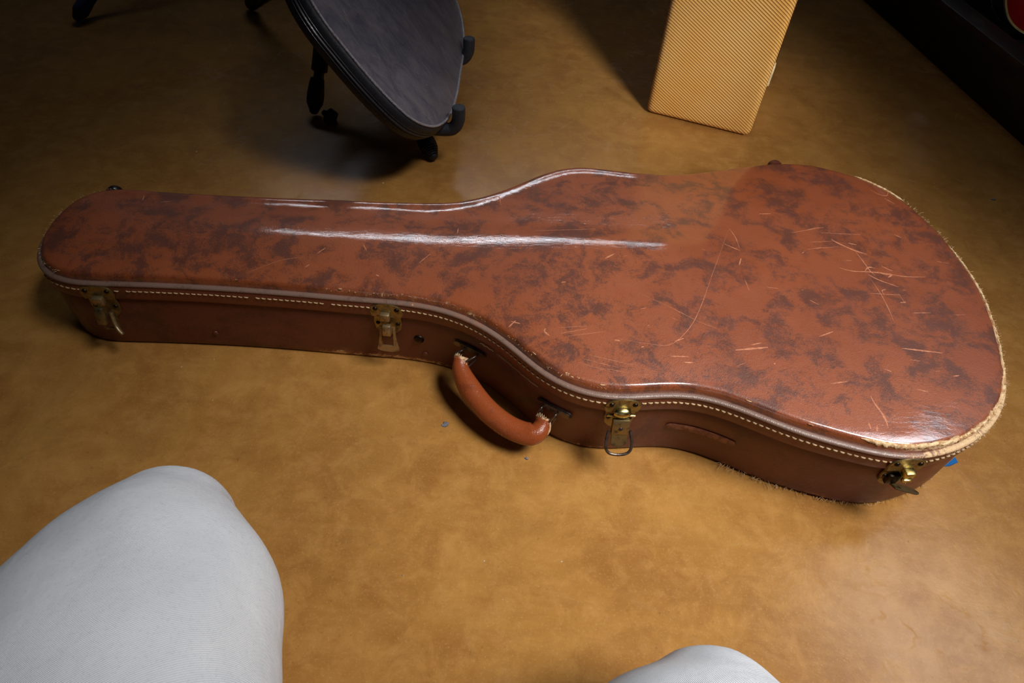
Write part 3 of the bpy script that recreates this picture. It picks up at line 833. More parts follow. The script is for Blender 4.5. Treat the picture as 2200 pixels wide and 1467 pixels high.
# ---- studs, bumpers, label scar, tape
def wall_stud(i, z, r, mat, name, label=None, h=0.7, off=0.0035):
    p, n = wall(i, z, off - 0.0008); 
    o = lathe(name, [(0, r), (r * h * .3, r * .97), (r * h * .6, r * .82), (r * h * .85, r * .5), (r * h, r * .15)], p, p + n, mat, CASE, 18, 70)
    if label: tag(o, label)
wall_stud(79.2, 0.045, 0.0062, 'brass_dark', 'stud', 'dark metal stud beside the neck latch', 0.5)
wall_stud(80.4, 0.020, 0.0036, 'side', 'stud', 'small brown stud low on the side', 0.5)
wall_stud(35.2, 0.026, 0.0034, 'side', 'stud', 'small brown stud on the neck side', 0.6)
def far_idx(u): 
    c = [i for i in range(NO) if O2[i][1] > 0.03]
    return min(c, key=lambda i: abs(O2[i][0] - u))
for u_ in (0.040, 0.893):
    p, n = wall(far_idx(u_), 0.1005, 0.003)
    o = lathe('bumper_foot', [(0, .0105), (.004, .0105), (.0085, .0095), (.012, .0070), (.014, .0040), (.0145, .001)], p, p + n, 'bumper' if u_ < .5 else 'side', CASE, 22, 70)
def wall_pill(i0, i1, z0, z1, hw):
    V, Fc = [], []; n = 40
    for k in range(n + 1):
        t = k / n; i = i0 + (i1 - i0) * t; z = z0 + (z1 - z0) * t
        L = (i1 - i0) * 0.0057 * 1.0
        e = min(t, 1 - t) * L
        w = hw * math.sqrt(max(0, 1 - max(0, (hw - e) / hw) ** 2))
        for s_, d in ((-1, .0), (-.8, .0005), (.8, .0005), (1, .0)):
            V.append(wall(i, z + s_ * max(w, .0002), 0.0038 + d)[0])
    for k in range(n):
        for j in range(3): Fc.append((k * 4 + 4 + j, k * 4 + 5 + j, k * 4 + j + 1, k * 4 + j))
    o = pyd('label_strip', V, Fc, 'label', CASE); tag(o, 'faint worn outline of a lost label strip')
wall_pill(135.0, 149.0, 0.0485, 0.0455, 0.0048)
P = [wall(191.0, .040, .003)[0], wall(193.8, .045, .0035)[0], wall(194.4, .038, .009)[0], wall(192.6, .0365, .006)[0]]
Q = [p + Vector((0, 0, .0007)) for p in P]
tp = pyd('tape_scrap', P + Q, [(4, 5, 6, 7), (3, 2, 1, 0), (0, 4, 7, 3), (1, 2, 6, 5), (0, 1, 5, 4), (3, 7, 6, 2)], 'tape', CASE, False)
tag(tp, 'scrap of bright blue masking tape on the end')

# ---- carrying handle
def build_handle():
    ends = ((89.2, 0.0560), (114.6, 0.0560))
    A, nA = wall(91.8, 0.045, 0.0130); B, nB = wall(112.2, 0.040, 0.0150)
    nn = (nA + nB).normalized()
    def q(i, off, z): return wall(i, z, 0)[0] * 0 + (wall(i, z, off)[0])
    # straight chord with an outward sag, so the grip follows the hand and not the waist
    tdir = (B - A).normalized(); mid = (A + B) / 2
    L = (B - A).length
    ctrl = [(0.4841, -0.1103, 0.052), (0.4834, -0.1197, 0.047), (0.4904, -0.1342, 0.041), (0.5026, -0.1507, 0.036), (0.5197, -0.169, 0.033), (0.5397, -0.1837, 0.031), (0.5589, -0.1917, 0.031), (0.5706, -0.1916, 0.034), (0.576, -0.1851, 0.039), (0.5775, -0.1788, 0.044)]
    P = [Vector(tuple(p)) for p in spline(ctrl, 60)]
    rad = []
    for k in range(60):
        t = k / 59; e = min(t, 1 - t)
        rad.append(0.0078 + 0.0034 * sstep(0.06, 0.30, e))
    h = tube('handle', P, rad, 'handle', CASE, 20, ecc=1.12)
    tag(h, 'glossy reddish brown leather carrying handle with laced ends')
    at = h.data.attributes.new('wear', 'FLOAT', 'POINT')
    at.data.foreach_set('value', [(0.55 if min(j // 20, 59 - j // 20) < 3 else 0.25 if min(j // 20, 59 - j // 20) < 5 else 0.0) for j in range(60 * 20)])
    # seam down the outside of the grip
    for end in (0, 1):
        ks = range(0, 6) if end == 0 else range(54, 60)
        c0 = P[1] if end == 0 else P[58]
        ax = (P[4] - P[0]).normalized() if end == 0 else (P[55] - P[59]).normalized()
        # laced thread across the end, zig-zag wraps
        side = ax.cross(Vector((0, 0, 1))).normalized(); upv = side.cross(ax)
        Z = []
        for k in range(15):
            s_ = -1 if k % 2 else 1
            Z.append(c0 + ax * (0.003 + 0.0022 * s_) + tdir * ((k - 7) * 0.00135) + Vector((0, 0, 0.0074 - 0.0001 * (k - 7) ** 2)))
        tube('lacing', Z, 0.00055, 'thread', h, 6)
        # mounting plate, oval, and the two wire ears that carry the grip
        i_, z_ = ((91.0, 0.0570), (113.2, 0.0565))[end]
        m = wall_frame(i_, z_, 0.0034)
        ov = arc(-0.0165, 0, 0.0050, 0.0050, PI / 2, 3 * PI / 2, 10) + arc(0.0165, 0, 0.0050, 0.0050, -PI / 2, PI / 2, 10)
        pl = plate('handle_mount', ov, 0.0030, 'steel_dark', h, m, bev=0.0012)
        for sx in (-1, 1):
            e0 = m @ Vector((sx * 0.0085 + (0.003 if end == 0 else -0.003), 0.003, -0.001))
            tgt = c0 + tdir * (sx * 0.0085)
            W_ = [e0, e0 + (m.to_3x3() @ Vector((0, 0.006, 0.0015))), tgt + Vector((0, 0, .003)) + nn * 0.001, tgt + nn * 0.003 - Vector((0, 0, .004)), tgt - Vector((0, 0, .009)), e0 + (m.to_3x3() @ Vector((0, 0.002, -0.006)))]
            tube('wire_ear', spline(W_, 22), 0.0013, 'steel_dark', h, 8)
    # cream raw edge of the folded leather at the right-hand end
    E_ = [P[57] + tdir * 0.0085 + Vector((0, 0, 0.004)), P[55] + tdir * 0.0098 + Vector((0, 0, .001)), P[53] + tdir * 0.0100 - Vector((0, 0, .002)), P[50] + tdir * 0.0085 - Vector((0, 0, .004)), P[47] + tdir * .004 - Vector((0, 0, .007))]
    tube('raw_edge', spline(E_, 16), [0.0012] * 15 + [0.0006], 'fibre', h, 8)
build_handle()

# ================================================================== TWEED AMPLIFIER CABINET
def build_amp():
    a, b = Vector((0.207, 1.130, 0)), Vector((0.380, 1.075, 0))
    ex = (b - a).normalized(); w = (b - a).length
    rz = math.atan2(ex.y, ex.x)
    root = empty('amplifier', ((a + b) / 2 + Vector((-ex.y, ex.x, 0)) * 0.17), rz)
    tag(root, 'tan striped tweed amplifier cabinet standing on the floor behind the case', 'amplifier')
    d, h, r = 0.34, 0.40, 0.011
    bm = bmesh.new()
    bmesh.ops.create_cube(bm, size=1)
    for v in bm.verts: v.co = Vector((v.co.x * (w + 0.004), v.co.y * d, (v.co.z + 0.5) * h + 0.0015))
    bmesh.ops.bevel(bm, geom=list(bm.edges), offset=r, segments=5, affect='EDGES', profile=0.5)
    bmesh.ops.subdivide_edges(bm, edges=[e for e in bm.edges if e.calc_length() > 0.05], cuts=14, use_grid_fill=True)
    wear = []
    for v in bm.verts:
        x, y, z = v.co
        ex_ = (w + .004) / 2 - abs(x); ey = d / 2 - abs(y); ez = min(z, h - z)
        q = sorted((ex_, ey, ez))
        e = q[1]
        wv = 0.60 * math.exp(-(e / 0.014))
        if x < 0: wv += 0.22 * math.exp(-(e / 0.02))
        wear.append(wv)
    me = bpy.data.meshes.new('cabinet'); bmesh.ops.recalc_face_normals(bm, faces=bm.faces); bm.to_mesh(me); bm.free()
    cab = link('cabinet', me, 'tweed', root, True, 60)
    at = me.attributes.new('wear', 'FLOAT', 'POINT'); at.data.foreach_set('value', wear)
    # cream trim on the front panel side, grille and handle on the faces turned away
    bm = bmesh.new(); bm_box(bm, ((w + .004) / 2 + 0.0010, -d / 2 + 0.045, 0.098), (0.005, 0.018, 0.034), None, 0.001); from_bm('cream_tab', bm, 'cream', root)
    bm = bmesh.new(); bm_box(bm, ((w + .004) / 2 + 0.001, 0.02, 0.20), (0.006, 0.20, 0.20), None, 0.004); from_bm('grille', bm, 'neck', root)
    P = [Vector((0, -0.07, h)), Vector((0, -0.06, h + 0.022)), Vector((0, 0.0, h + 0.03)), Vector((0, 0.06, h + 0.022)), Vector((0, 0.07, h))]
    tube('strap_handle', [Vector(tuple(p)) for p in spline(P, 20)], 0.006, 'handle', root, 10, ecc=1.6)
build_amp()

# ================================================================== GUITAR STAND AND BAG
ZH = 0.08
P1 = Vector((-0.1218, 0.9250, ZH)); P2 = Vector((-0.1293, 1.1480, ZH))
def build_stand_leg(name, foot, hub, parent, tip='rubber'):
    foot, hub = Vector(foot), Vector(hub)
    d = (hub - foot).normalized()
    leg = tube(name, [foot + d * 0.045, foot + d * 0.2, hub], 0.0085, 'black', parent, 16)
    # ribbed rubber foot, with collar
    prof = [(0.000, 0.003), (0.002, 0.006)]
    x = 0.004
    for k in range(5):
        r = 0.0072 + 0.0015 * k
        prof += [(x, r), (x + 0.0016, r + 0.0007), (x + 0.0024, r), (x + 0.003, r - 0.0006)]; x += 0.0032
    prof += [(x + .001, 0.0142), (x + 0.012, 0.0142), (x + 0.030, 0.0125), (x + 0.038, 0.0112), (x + 0.039, 0.0092)]
    off = Vector((0, 0, 0.0068))
    f = lathe('foot_tip', prof, foot + off, foot + off + d, tip, leg, 24, 40)
    return leg
def build_stand():
    root = empty('guitar_stand', (-0.26, 1.02, 0))
    tag(root, 'black tubular guitar stand with foam padded arms holding the dark bag', 'guitar stand')
    inv = Matrix.Translation(-root.location)
    def T(p): return inv @ Vector(p)
    hub = (-0.345, 1.19, 0.20)
    for ft in ((-0.146, 0.928, 0), (-0.366, 1.030, 0), (-0.60, 1.42, 0)):
        build_stand_leg('leg', T(ft), T(hub), root)
    e1 = (P2 - P1).normalized(); lf = Vector((0, 0, 1)).cross(e1)
    lean = math.radians(40); e2 = Vector((0, 0, 1)) * math.cos(lean) + lf * math.sin(lean)
    # clamp on the rear leg with its wing knob
    kf = Vector((-0.366, 1.030, 0)); kd = (Vector(hub) - kf).normalized()
    lathe('leg_collar', [(0, .010), (.002, .0135), (.045, .0135), (.05, .011)], T(kf + kd * 0.075), T(kf + kd * 0.2), 'rubber', root)
    lathe('wing_knob', [(0, .004), (.006, .006), (.010, .013), (.022, .012), (.024, .006)], T(kf + Vector((0.018, -.004, .015))), T(kf + Vector((0.06, -.02, 0.0))), 'rubber', root)
    mid = (P1 + P2) / 2 + lf * 0.09 - Vector((0, 0, 0.015))
    lathe('hub', [(0, .012), (.003, .021), (.05, .021), (.055, .014)], T(Vector(hub) - e2 * 0.02), T(Vector(hub) + e2 * 0.1), 'rubber', root)
    tube('post', [T(mid), T(Vector(hub)), T(Vector(hub) + e2 * 0.12)], 0.011, 'black', root, 16)
    ya = P1 + lf * 0.085 + Vector((0, 0, -0.018)); yb = P2 + lf * 0.085 + Vector((0, 0, -0.018))
    tube('yoke_bar', [T(ya), T((ya + yb) / 2), T(yb)], 0.008, 'black', root, 14)
    for k, P in enumerate((P1, P2)):
        under = Vector((0, 0, -0.016))
        ct = [P + lf * 0.085 + under, P + lf * 0.04 + under, P + lf * 0.003 + under, P - lf * 0.008 + Vector((0, 0, -0.011)), P - lf * 0.0135 + Vector((0, 0, 0.000)), P - lf * 0.0145 + Vector((0, 0, 0.012)), P - lf * 0.0145 + Vector((0, 0, 0.0205)), P - lf * 0.0145 + Vector((0, 0, 0.0235))]
        pp = [T(Vector(tuple(q))) for q in spline(ct, 34)]
        rad = [0.0100] * 30 + [0.0098, 0.0090, 0.0066, 0.002]
        tube('padded_arm', pp, rad, 'foam', root, 18)
    return root
build_stand()

def build_bag():
    e1 = (P2 - P1).normalized(); lf = Vector((0, 0, 1)).cross(e1)
    lean = math.radians(40); e2 = Vector((0, 0, 1)) * math.cos(lean) + lf * math.sin(lean)
    n = e1.cross(e2)            # faces the room's right and up
    if n.x < 0: n = -n
    org = P1.copy()
    root = empty('instrument_bag', (-0.18, 0.98, 0.0))
    tag(root, 'dark glossy scratched vinyl instrument bag with zipped edge leaning in the stand', 'instrument bag')
    inv = Matrix.Translation(-root.location)
    def at(u, v, w=0.0): return inv @ (org + e1 * u + e2 * v + n * w)
    # near half of the outline measured, far half mirrored about u = c
    c = 0.155
    near = [(0.155, -0.0058), (0.088, -0.0057), (0.0267, -0.0003), (-0.0219, 0.0120), (-0.0586, 0.0320), (-0.0838, 0.0616), (-0.0922, 0.0876), (-0.0945, 0.1222), (-0.0921, 0.1563), (-0.0865, 0.1902), (-0.0790, 0.2228), (-0.0640, 0.2520), (-0.040, 0.274), (0.010, 0.290), (0.080, 0.297), (0.155, 0.299)]
    loop = near + [(2 * c - u, v) for u, v in reversed(near[1:-1])]
    Q = resample(cr_closed(np.array(loop), 10), 260)
    t = np.roll(Q, -1, 0) - np.roll(Q, 1, 0); t /= np.linalg.norm(t, axis=1)[:, None]
    nn = np.stack([-t[:, 1], t[:, 0]], 1)
    ctr = Q.mean(0)
    if ((Q - ctr) * nn).sum() < 0: nn = -nn
    m = len(Q)
    # front panel: slightly pillowed
    pts = [Vector(p) for p in Q]
    lo, hi = Q.min(0), Q.max(0); g = 0.014
    def inside(p):
        a = Q; b = np.roll(Q, -1, 0)
        return bool((((a[:, 1] > p[1]) != (b[:, 1] > p[1])) & (p[0] < (b[:, 0] - a[:, 0]) * (p[1] - a[:, 1]) / (b[:, 1] - a[:, 1] + 1e-12) + a[:, 0])).sum() % 2)
    def dist(p): return float(np.linalg.norm(Q - p, axis=1).min())
    y = lo[1]
    while y < hi[1]:
        x = lo[0]
        while x < hi[0]:
            p = np.array((x, y))
            if inside(p) and dist(p) > g * 0.7: pts.append(Vector(p))
            x += g
        y += g
    r = delaunay_2d_cdt(pts, [], [list(range(m))], 1, 1e-7)
    V = []
    for p in r[0]:
        d = dist(np.array(p))
        w = 0.010 * (1 - math.exp(-d / 0.05)) + 0.0020 * nz3(p[0] * 18, p[1] * 4, 2) * min(d / .03, 1) + 0.0014 * math.exp(-((p[0] - 0.06 - p[1] * 0.22) / 0.006) ** 2) * min(d / .03, 1)
        V.append(at(p[0], p[1], w))
    front = pyd('front_panel', V, [tuple(f) for f in r[2]], 'vinyl', root)
    bmx = bmesh.new(); bmx.from_mesh(front.data); bmesh.ops.recalc_face_normals(bmx, faces=bmx.faces); bmx.to_mesh(front.data); bmx.free()
    # fine white scratches in the vinyl
    SV, SF = [], []; rg = random.Random(31)
    def surf(p):
        d = dist(np.array(p))
        return 0.010 * (1 - math.exp(-d / 0.05)) + 0.0020 * nz3(p[0] * 18, p[1] * 4, 2) * min(d / .03, 1) + 0.0014 * math.exp(-((p[0] - 0.06 - p[1] * 0.22) / 0.006) ** 2) * min(d / .03, 1) + 0.0006
    for _ in range(150):
        u0, v0 = rg.uniform(-0.12, 0.36), rg.uniform(0.0, 0.45)
        a_ = rg.gauss(1.35, 0.45); ln = rg.choice((.004, .006, .010, .016, .035, .06)); cv = rg.uniform(-.2, .2) * ln
        wd = rg.choice((.00015, .0002, .0003, .0006)) if ln < .03 else .00014
        pl = []
        for k in range(7):
            t_ = k / 6
            pl.append((u0 + math.cos(a_) * ln * t_ - math.sin(a_) * cv * math.sin(PI * t_), v0 + math.sin(a_) * ln * t_ + math.cos(a_) * cv * math.sin(PI * t_)))
        if not all(inside(np.array(p)) and dist(np.array(p)) > .008 for p in pl): continue
        b = len(SV)
        for k, p in enumerate(pl):
            w_ = wd * (0.2 + math.sin(PI * k / 6))
            for sg in (-1, 1):
                q = (p[0] - math.sin(a_) * w_ * sg, p[1] + math.cos(a_) * w_ * sg); SV.append(at(q[0], q[1], surf(q)))
        for k in range(6): SF.append((b + 2 * k, b + 2 * k + 1, b + 2 * k + 3, b + 2 * k + 2))
    so = pyd('scratches', SV, SF, 'welt', root); tag(so, 'fine white scratches in the dark vinyl', kind='stuff')
    # welt, gusset, zip
    def ring(off, w): return [at(*(Q[i] + nn[i] * off), w) for i in range(m)]
    tube('welt', ring(0.0012, 0.0002), 0.0019, 'welt', root, 8, True)
    prof = [(0.001, -0.001), (0.004, -0.002), (0.0060, -0.005), (0.0068, -0.011), (0.0062, -0.026), (0.004, -0.032), (-0.002, -0.035), (-0.05, -0.038)]
    V, Fc = [], []
    for off, w in prof: V += ring(off, w)
    for k in range(len(prof) - 1):
        for i in range(m):
            j = (i + 1) % m; Fc.append((k * m + i, (k + 1) * m + i, (k + 1) * m + j, k * m + j))
    Fc.append(tuple((len(prof) - 1) * m + i for i in range(m)))
    o = pyd('gusset', V, Fc, 'zip', root)
    bmx = bmesh.new(); bmx.from_mesh(o.data); bmesh.ops.recalc_face_normals(bmx, faces=bmx.faces); bmx.to_mesh(o.data); bmx.free()
    zp = tube('zipper', ring(0.0066, -0.017), 0.0017, 'zipteeth', root, 6, True)
    for w in (-0.0125, -0.0215): tube('zip_seam', ring(0.0066, w), 0.0007, 'zipteeth', zp, 6, True)
build_bag()

# ================================================================== second stand, dark corner at the back
def build_far_stand():
    root = empty('guitar_stand', (-0.80, 1.55, 0))
    tag(root, 'black stand in the dark corner with a slate blue rubber foot', 'guitar stand')
    inv = Matrix.Translation(-root.location)
    T = lambda p: inv @ Vector(p)
    hub = (-0.72, 1.72, 0.26)
    build_stand_leg('leg', T((-0.90, 1.296, 0)), T(hub), root, 'blue_rubber')
    build_stand_leg('leg', T((-0.98, 1.95, 0)), T(hub), root, 'blue_rubber')
    build_stand_leg('leg', T((-0.42, 1.86, 0)), T(hub), root, 'blue_rubber')
    tube('post', [T(hub), T((-0.72, 1.72, 0.55))], 0.011, 'black', root, 14)
    for dx in (-0.09, 0.09):
        ct = [(-0.72, 1.72, 0.30), (-0.72 + dx, 1.71, 0.30), (-0.72 + dx, 1.60, 0.29), (-0.72 + dx, 1.585, 0.33)]
        tube('padded_arm', [T(tuple(q)) for q in spline(ct, 24)], 0.011, 'foam', root, 12)
build_far_stand()

# ================================================================== RACK AND GUITARS ON THE RIGHT
RD = Vector((0.198, -0.980, 0)).normalized()      # along the rack, towards the camera
RN = Vector((0.980, 0.198, 0)).normalized()       # across it, away from the room
def build_rack():
    o0 = Vector((0.812, 1.489, 0))
    root = empty('guitar_rack', o0, math.atan2(-RD.x, -RD.y) * -1 if False else 0)
    tag(root, 'low dark wooden guitar rack along the right side', 'guitar rack')
    Rm = Matrix((RN, -RD, Vector((0, 0, 1)))).transposed().to_4x4()
    def bx(name, c, s, mat, bev=0.003):
        bm = bmesh.new(); bm_box(bm, c, s, None, bev); bm.transform(Rm); return from_bm(name, bm, mat, root)
    # local: x across (away from the room), y along (away from the camera)
    L0, L1 = -0.75, 1.1
    bx('front_board', (0.006, (L0 + L1) / 2, 0.046), (0.012, L1 - L0, 0.092), 'rack_black')
    bx('front_rail', (0.0255, (L0 + L1) / 2, 0.0935), (0.051, L1 - L0, 0.015), 'rack')
    bx('base_board', (0.24, (L0 + L1) / 2, 0.010), (0.45, L1 - L0, 0.018), 'rack_black')
    bx('back_rail', (0.455, (L0 + L1) / 2, 0.0935), (0.040, L1 - L0, 0.015), 'rack')
    for y in (L0 + 0.03, L1 - 0.03):
        bx('upright', (0.455, y, 0.36), (0.035, 0.035, 0.70), 'rack')
    bx('top_rail', (0.455, (L0 + L1) / 2, 0.70), (0.045, L1 - L0, 0.04), 'foam', 0.01)
    return o0, Rm
RO, RM = build_rack()
def guitar_outline():
    half = [(0, 0.0), (0.05, 0.004), (0.105, 0.018), (0.150, 0.045), (0.180, 0.085), (0.195, 0.130), (0.190, 0.175), (0.165, 0.215), (0.140, 0.250), (0.128, 0.285), (0.130, 0.320), (0.140, 0.360), (0.135, 0.400), (0.110, 0.432), (0.075, 0.430), (0.045, 0.400), (0.030, 0.395)]
    pts = half + [(-x, z) for x, z in reversed(half[1:])]
    return resample(cr_closed(np.array(pts), 10), 180)
def build_guitar(name, label, loc_y, dx, top, side, group=None):
    root = empty(name, RO + (RM.to_3x3() @ Vector((dx, loc_y, 0.0195))))
    tag(root, label, 'guitar', group)
    lean = Matrix.Rotation(math.radians(-7), 4, 'X')
    MM = RM.to_3x3().to_4x4() @ lean
    Q = guitar_outline(); m = len(Q); th = 0.046
    c = Q.mean(0)
    def ringp(s, y): return [MM @ Vector((c[0] + (p[0] - c[0]) * s, y, c[1] + (p[1] - c[1]) * s)) for p in Q]
    def loft(nm, rings, mat, parent, capA=False, capB=False):
        V, Fc = [], []
        for r_ in rings: V += r_
        for k in range(len(rings) - 1):
            for i in range(m):
                j = (i + 1) % m; Fc.append((k * m + i, k * m + j, (k + 1) * m + j, (k + 1) * m + i))
        if capA: Fc.append(tuple(range(m)))
        if capB: Fc.append(tuple((len(rings) - 1) * m + i for i in range(m)))
        V = list(V)
        o = pyd(nm, V, Fc, mat, parent, True)
        bm = bmesh.new(); bm.from_mesh(o.data); bmesh.ops.recalc_face_normals(bm, faces=bm.faces); bm.to_mesh(o.data); bm.free()
        o.data.set_sharp_from_angle(angle=math.radians(50)); return o
    # body faces along -y of the rack (towards the camera)
    loft('body_side', [ringp(1.0, -th / 2 + .004), ringp(1.0, th / 2 - .003)], side, root)
    loft('body_top', [ringp(0.99, -th / 2), ringp(0.94, -th / 2 - .0015), ringp(0.82, -th / 2 - .001), ringp(0.6, -th / 2 - .006), ringp(0.3, -th / 2 - .008), ringp(0.05, -th / 2 - .0085)], top, root, capB=True)
    loft('body_back', [ringp(0.99, th / 2), ringp(0.6, th / 2 + .004), ringp(0.05, th / 2 + .006)], side, root, capB=True)
    loft('binding', [ringp(0.985, -th / 2 - .0006), ringp(1.002, -th / 2 - .0002), ringp(1.004, -th / 2 + .005), ringp(0.998, -th / 2 + .0052)], 'binding', root)
    loft('binding', [ringp(0.985, th / 2 + .0006), ringp(1.002, th / 2 + .0002), ringp(1.003, th / 2 - .0035), ringp(0.998, th / 2 - .0037)], 'binding', root)
    def bx(nm, c_, s, mat, parent=root, bev=.002):
        bm = bmesh.new(); bm_box(bm, c_, s, None, bev); bm.transform(MM); return from_bm(nm, bm, mat, parent)
    nk = bx('neck', (0, -0.020, 0.62), (0.046, 0.022, 0.50), 'neck', bev=.006)
    bx('fretboard', (0, -0.034, 0.60), (0.044, 0.006, 0.47), 'ebony', nk)
    bx('headstock', (0, -0.016, 0.94), (0.075, 0.014, 0.17), 'ebony', nk, .005)
    bx('bridge', (0, -0.036, 0.155), (0.080, 0.014, 0.012), 'brass_dull')
    for z in (0.20, 0.29): bx('pickup', (0, -0.032, z), (0.070, 0.012, 0.036), 'brass_dull')
    for sx in (-1, 1):
        lathe('control_knob', [(0, .011), (.010, .010), (.012, .007)], MM @ Vector((0.09, -0.028, 0.10 + 0.02 * sx)), MM @ Vector((0.09, -0.1, 0.10 + 0.02 * sx)), 'binding', root, 16)
    return root
build_guitar('electric_guitar', 'cherry red electric guitar with cream binding standing in the rack', 0.005, 0.318, 'red', 'red_side')
build_guitar('electric_guitar', 'dark brown electric guitar in the rack behind the red one', 0.36, 0.262, 'burst', 'burst')

# ================================================================== PERSON (kneeling, only the legs are in view)
def build_person():
    root = empty('person', (-0.03, -0.15, 0))
    tag(root, 'kneeling person in pale grey jeans, only the two knees in view', 'person')
    inv = Matrix.Translation(-root.location)
    bm = bmesh.new()
    def chain(ctrl, n=14):
        """tapered limb: elliptical rings (x, y, z, half-width, cap length, half-height) swept along a path, rounded ends"""
        Q = [np.array(q) for q in spline(ctrl, n)]
        P = [Vector(tuple(q[:3])) for q in Q]
        rings = []
        def ring(p, t, a, b):
            sd = t.cross(Vector((0, 0, 1))).normalized(); up = sd.cross(t)
            return [bm.verts.new(p + sd * (math.cos(k * PI / 14) * a) + up * (math.sin(k * PI / 14) * b)) for k in range(28)]
        T = [(P[min(i + 1, n - 1)] - P[max(i - 1, 0)]).normalized() for i in range(n)]
        for f in (1.55, 1.35, 1.1, 0.8, 0.4):
            rings.append(ring(P[0] - T[0] * Q[0][4] * math.sin(f), T[0], Q[0][3] * math.cos(f), Q[0][5] * math.cos(f)))
        for i in range(n): rings.append(ring(P[i], T[i], Q[i][3], Q[i][5]))
        for f in (0.4, 0.8, 1.1, 1.35, 1.55):
            rings.append(ring(P[-1] + T[-1] * Q[-1][4] * math.sin(f), T[-1], Q[-1][3] * math.cos(f), Q[-1][5] * math.cos(f)))
        for r0, r1 in zip(rings, rings[1:]):
            for k in range(28): bm.faces.new((r0[k], r0[(k + 1) % 28], r1[(k + 1) % 28], r1[k]))
        bm.faces.new(list(reversed(rings[0]))); bm.faces.new(rings[-1])
    LEFT = [(-0.258, 0.238, 0.116, .050, .032, .058), (-0.253, 0.200, 0.127, .081, .085, .078), (-0.247, 0.165, 0.134, .096, .085, .086), (-0.240, 0.10, 0.146, .108, .09, .094), (-0.205, -0.04, 0.165, .114, .10, .098), (-0.13, -0.24, 0.200, .105, .11, .105)]
    RIGHT = [(0.162, 0.135, 0.116, .050, .028, .055), (0.155, 0.105, 0.126, .090, .066, .076), (0.148, 0.060, 0.138, .102, .08, .086), (0.120, -0.02, 0.152, .098, .09, .092), (0.10, -0.14, 0.175, .098, .10, .094), (0.06, -0.26, 0.200, .105, .11, .105)]
    chain(LEFT, 26); chain(RIGHT, 26)
    # shins folded back under the thighs, along the floor
    chain([(-0.250, 0.180, 0.068, .060, .06, .062), (-0.240, 0.04, 0.064, .060, .06, .058), (-0.200, -0.16, 0.058, .052, .06, .052), (-0.180, -0.30, 0.052, .044, .05, .046)], 26)
    chain([(0.155, 0.085, 0.068, .056, .06, .062), (0.130, -0.03, 0.064, .058, .06, .058), (0.120, -0.22, 0.058, .052, .06, .052), (0.110, -0.36, 0.052, .044, .05, .046)], 26)
    # hips and seat
    chain([(-0.13, -0.26, 0.205, .11, .12, .11), (-0.035, -0.30, 0.215, .13, .12, .125), (0.06, -0.28, 0.205, .11, .12, .11)], 10)
    chain([(-0.035, -0.31, 0.23, .15, .11, .12), (-0.035, -0.33, 0.34, .145, .10, .10)], 6)
    bmesh.ops.recalc_face_normals(bm, faces=bm.faces)
    me = bpy.data.meshes.new('tmp'); bm.to_mesh(me); bm.free()
    tmp = bpy.data.objects.new('tmp', me); COL.objects.link(tmp)
    md = tmp.modifiers.new('r', 'REMESH'); md.mode = 'VOXEL'; md.voxel_size = 0.006
    sm = tmp.modifiers.new('s', 'SMOOTH'); sm.factor = 0.6; sm.iterations = 22
    dg = bpy.context.evaluated_depsgraph_get(); dg.update()
    me2 = bpy.data.meshes.new_from_object(tmp.evaluated_get(dg))
    bpy.data.objects.remove(tmp)
    # soft trouser folds
    nv = len(me2.vertices); co = np.empty(nv * 3); no = np.empty(nv * 3)
    me2.vertices.foreach_get('co', co); me2.vertices.foreach_get('normal', no)
    co = co.reshape(-1, 3); no = no.reshape(-1, 3)
    for k in range(nv):
        p = co[k]
        f = 0.0022 * nz3(p[0] * 11, p[1] * 17 + p[0] * 6, p[2] * 13) + 0.0010 * nz3(p[0] * 30, p[1] * 34, p[2] * 30)
        co[k] = p + no[k] * f
    co[:, 2] = np.maximum(co[:, 2], 0.004)
    co -= np.array(root.location)
    me2.vertices.foreach_set('co', co.ravel()); me2.update()
    link('trousers', me2, 'denim', root, True)
    # side seams
    def seam(ctrl):
        P = [inv @ Vector(tuple(q)) for q in spline(ctrl, 30)]
        return P
    for sx, cx_ in ((-1, -0.180), (1, 0.110)):
        y0 = -0.36 if sx < 0 else -0.42
        bm = bmesh.new()
        r = bmesh.ops.create_uvsphere(bm, u_segments=20, v_segments=12, radius=1)
        for v in r['verts']:
            v.co = Vector((cx_ + v.co.x * (.042 - .008 * v.co.y), y0 + v.co.y * 0.13, 0.048 + v.co.z * (.040 + .01 * v.co.y)))
            v.co = inv @ v.co
        s = from_bm('shoe', bm, 'shoe', root)
        bm = bmesh.new(); bm_box(bm, inv @ Vector((cx_, y0 - 0.005, 0.092)), (.068, .20, .010), None, .004)
        from_bm('sole', bm, 'sole', s)
build_person()

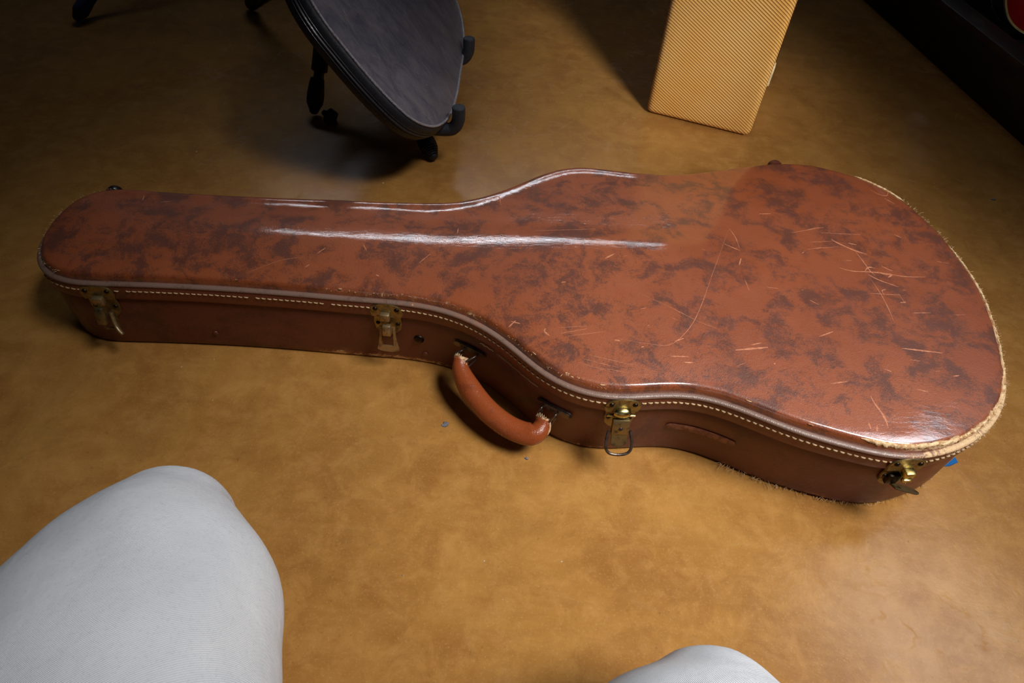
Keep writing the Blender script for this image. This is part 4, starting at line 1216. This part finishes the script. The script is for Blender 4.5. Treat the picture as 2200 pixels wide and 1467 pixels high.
# ================================================================== BITS ON THE FLOOR
def flo(x, y):
    u, v = cam_hit_case(x, y, 0.0)
    c, s = math.cos(CA), math.sin(CA)
    return CX + u * c - v * s, CY + u * s + v * c
def chip(name, label, x, y, r, mat, seed, h=0.0012):
    rg = random.Random(seed); px, py = flo(x, y)
    bm = bmesh.new(); n = 9
    top = []; bot = []
    for k in range(n):
        a = 2 * PI * k / n; q = r * rg.uniform(0.55, 1.15)
        bot.append(bm.verts.new((q * math.cos(a), q * math.sin(a) * 0.8, 0.0)))
        top.append(bm.verts.new((q * .85 * math.cos(a), q * .7 * math.sin(a), h * rg.uniform(.6, 1.3))))
    c = bm.verts.new((0, 0, h * 1.5))
    for k in range(n):
        j = (k + 1) % n
        bm.faces.new((bot[k], bot[j], top[j], top[k])); bm.faces.new((top[k], top[j], c))
    bm.faces.new(list(reversed(bot)))
    o = from_bm(name, bm, mat, None, False); o.location = (px, py, 0.0)
    tag(o, label, 'debris')
chip('paint_chip', 'small grey paint chip on the floor below the handle', 957, 912, 0.0052, 'chip', 1)
chip('paint_chip', 'tiny dark fleck on the floor below the lock latch', 1131, 985, 0.0022, 'chip', 2)
chip('paint_chip', 'dusty grey crumb on the floor right of the case', 2134, 428, 0.0040, 'chip', 3)
V, Fc = [], []; rg = random.Random(9)
spots = [(823, 393, .0016), (422, 326, .0016), (502, 366, .0014), (1288, 590, 0), (1206, 1206, .0014), (865, 1236, .0013), (1040, 1205, .001), (1395, 80, .002), (2044, 215, .001), (2003, 266, .001), (390, 788, .001), (460, 772, .0009)]
for _ in range(130): spots.append((rg.uniform(60, 2190), rg.uniform(180, 1460), rg.uniform(.0002, .0007)))
for x, y, r in spots:
    if r <= 0: continue
    px, py = flo(x, y)
    u = px - CX; v = py - CY
    if in_outline(np.array((u, v))): continue
    a = rg.uniform(0, PI); el = rg.uniform(.5, 1)
    b = len(V)
    for k in range(5):
        t = a + 2 * PI * k / 5; V.append((px + r * math.cos(t), py + r * el * math.sin(t), 0.0001))
    V.append((px, py, r * 0.6 + 0.0002))
    for k in range(5): Fc.append((b + k, b + (k + 1) % 5, b + 5))
g = pyd('floor_grit', V, Fc, 'grit', None, False)
tag(g, 'pale specks of grit scattered over the concrete floor', 'grit', kind='stuff')
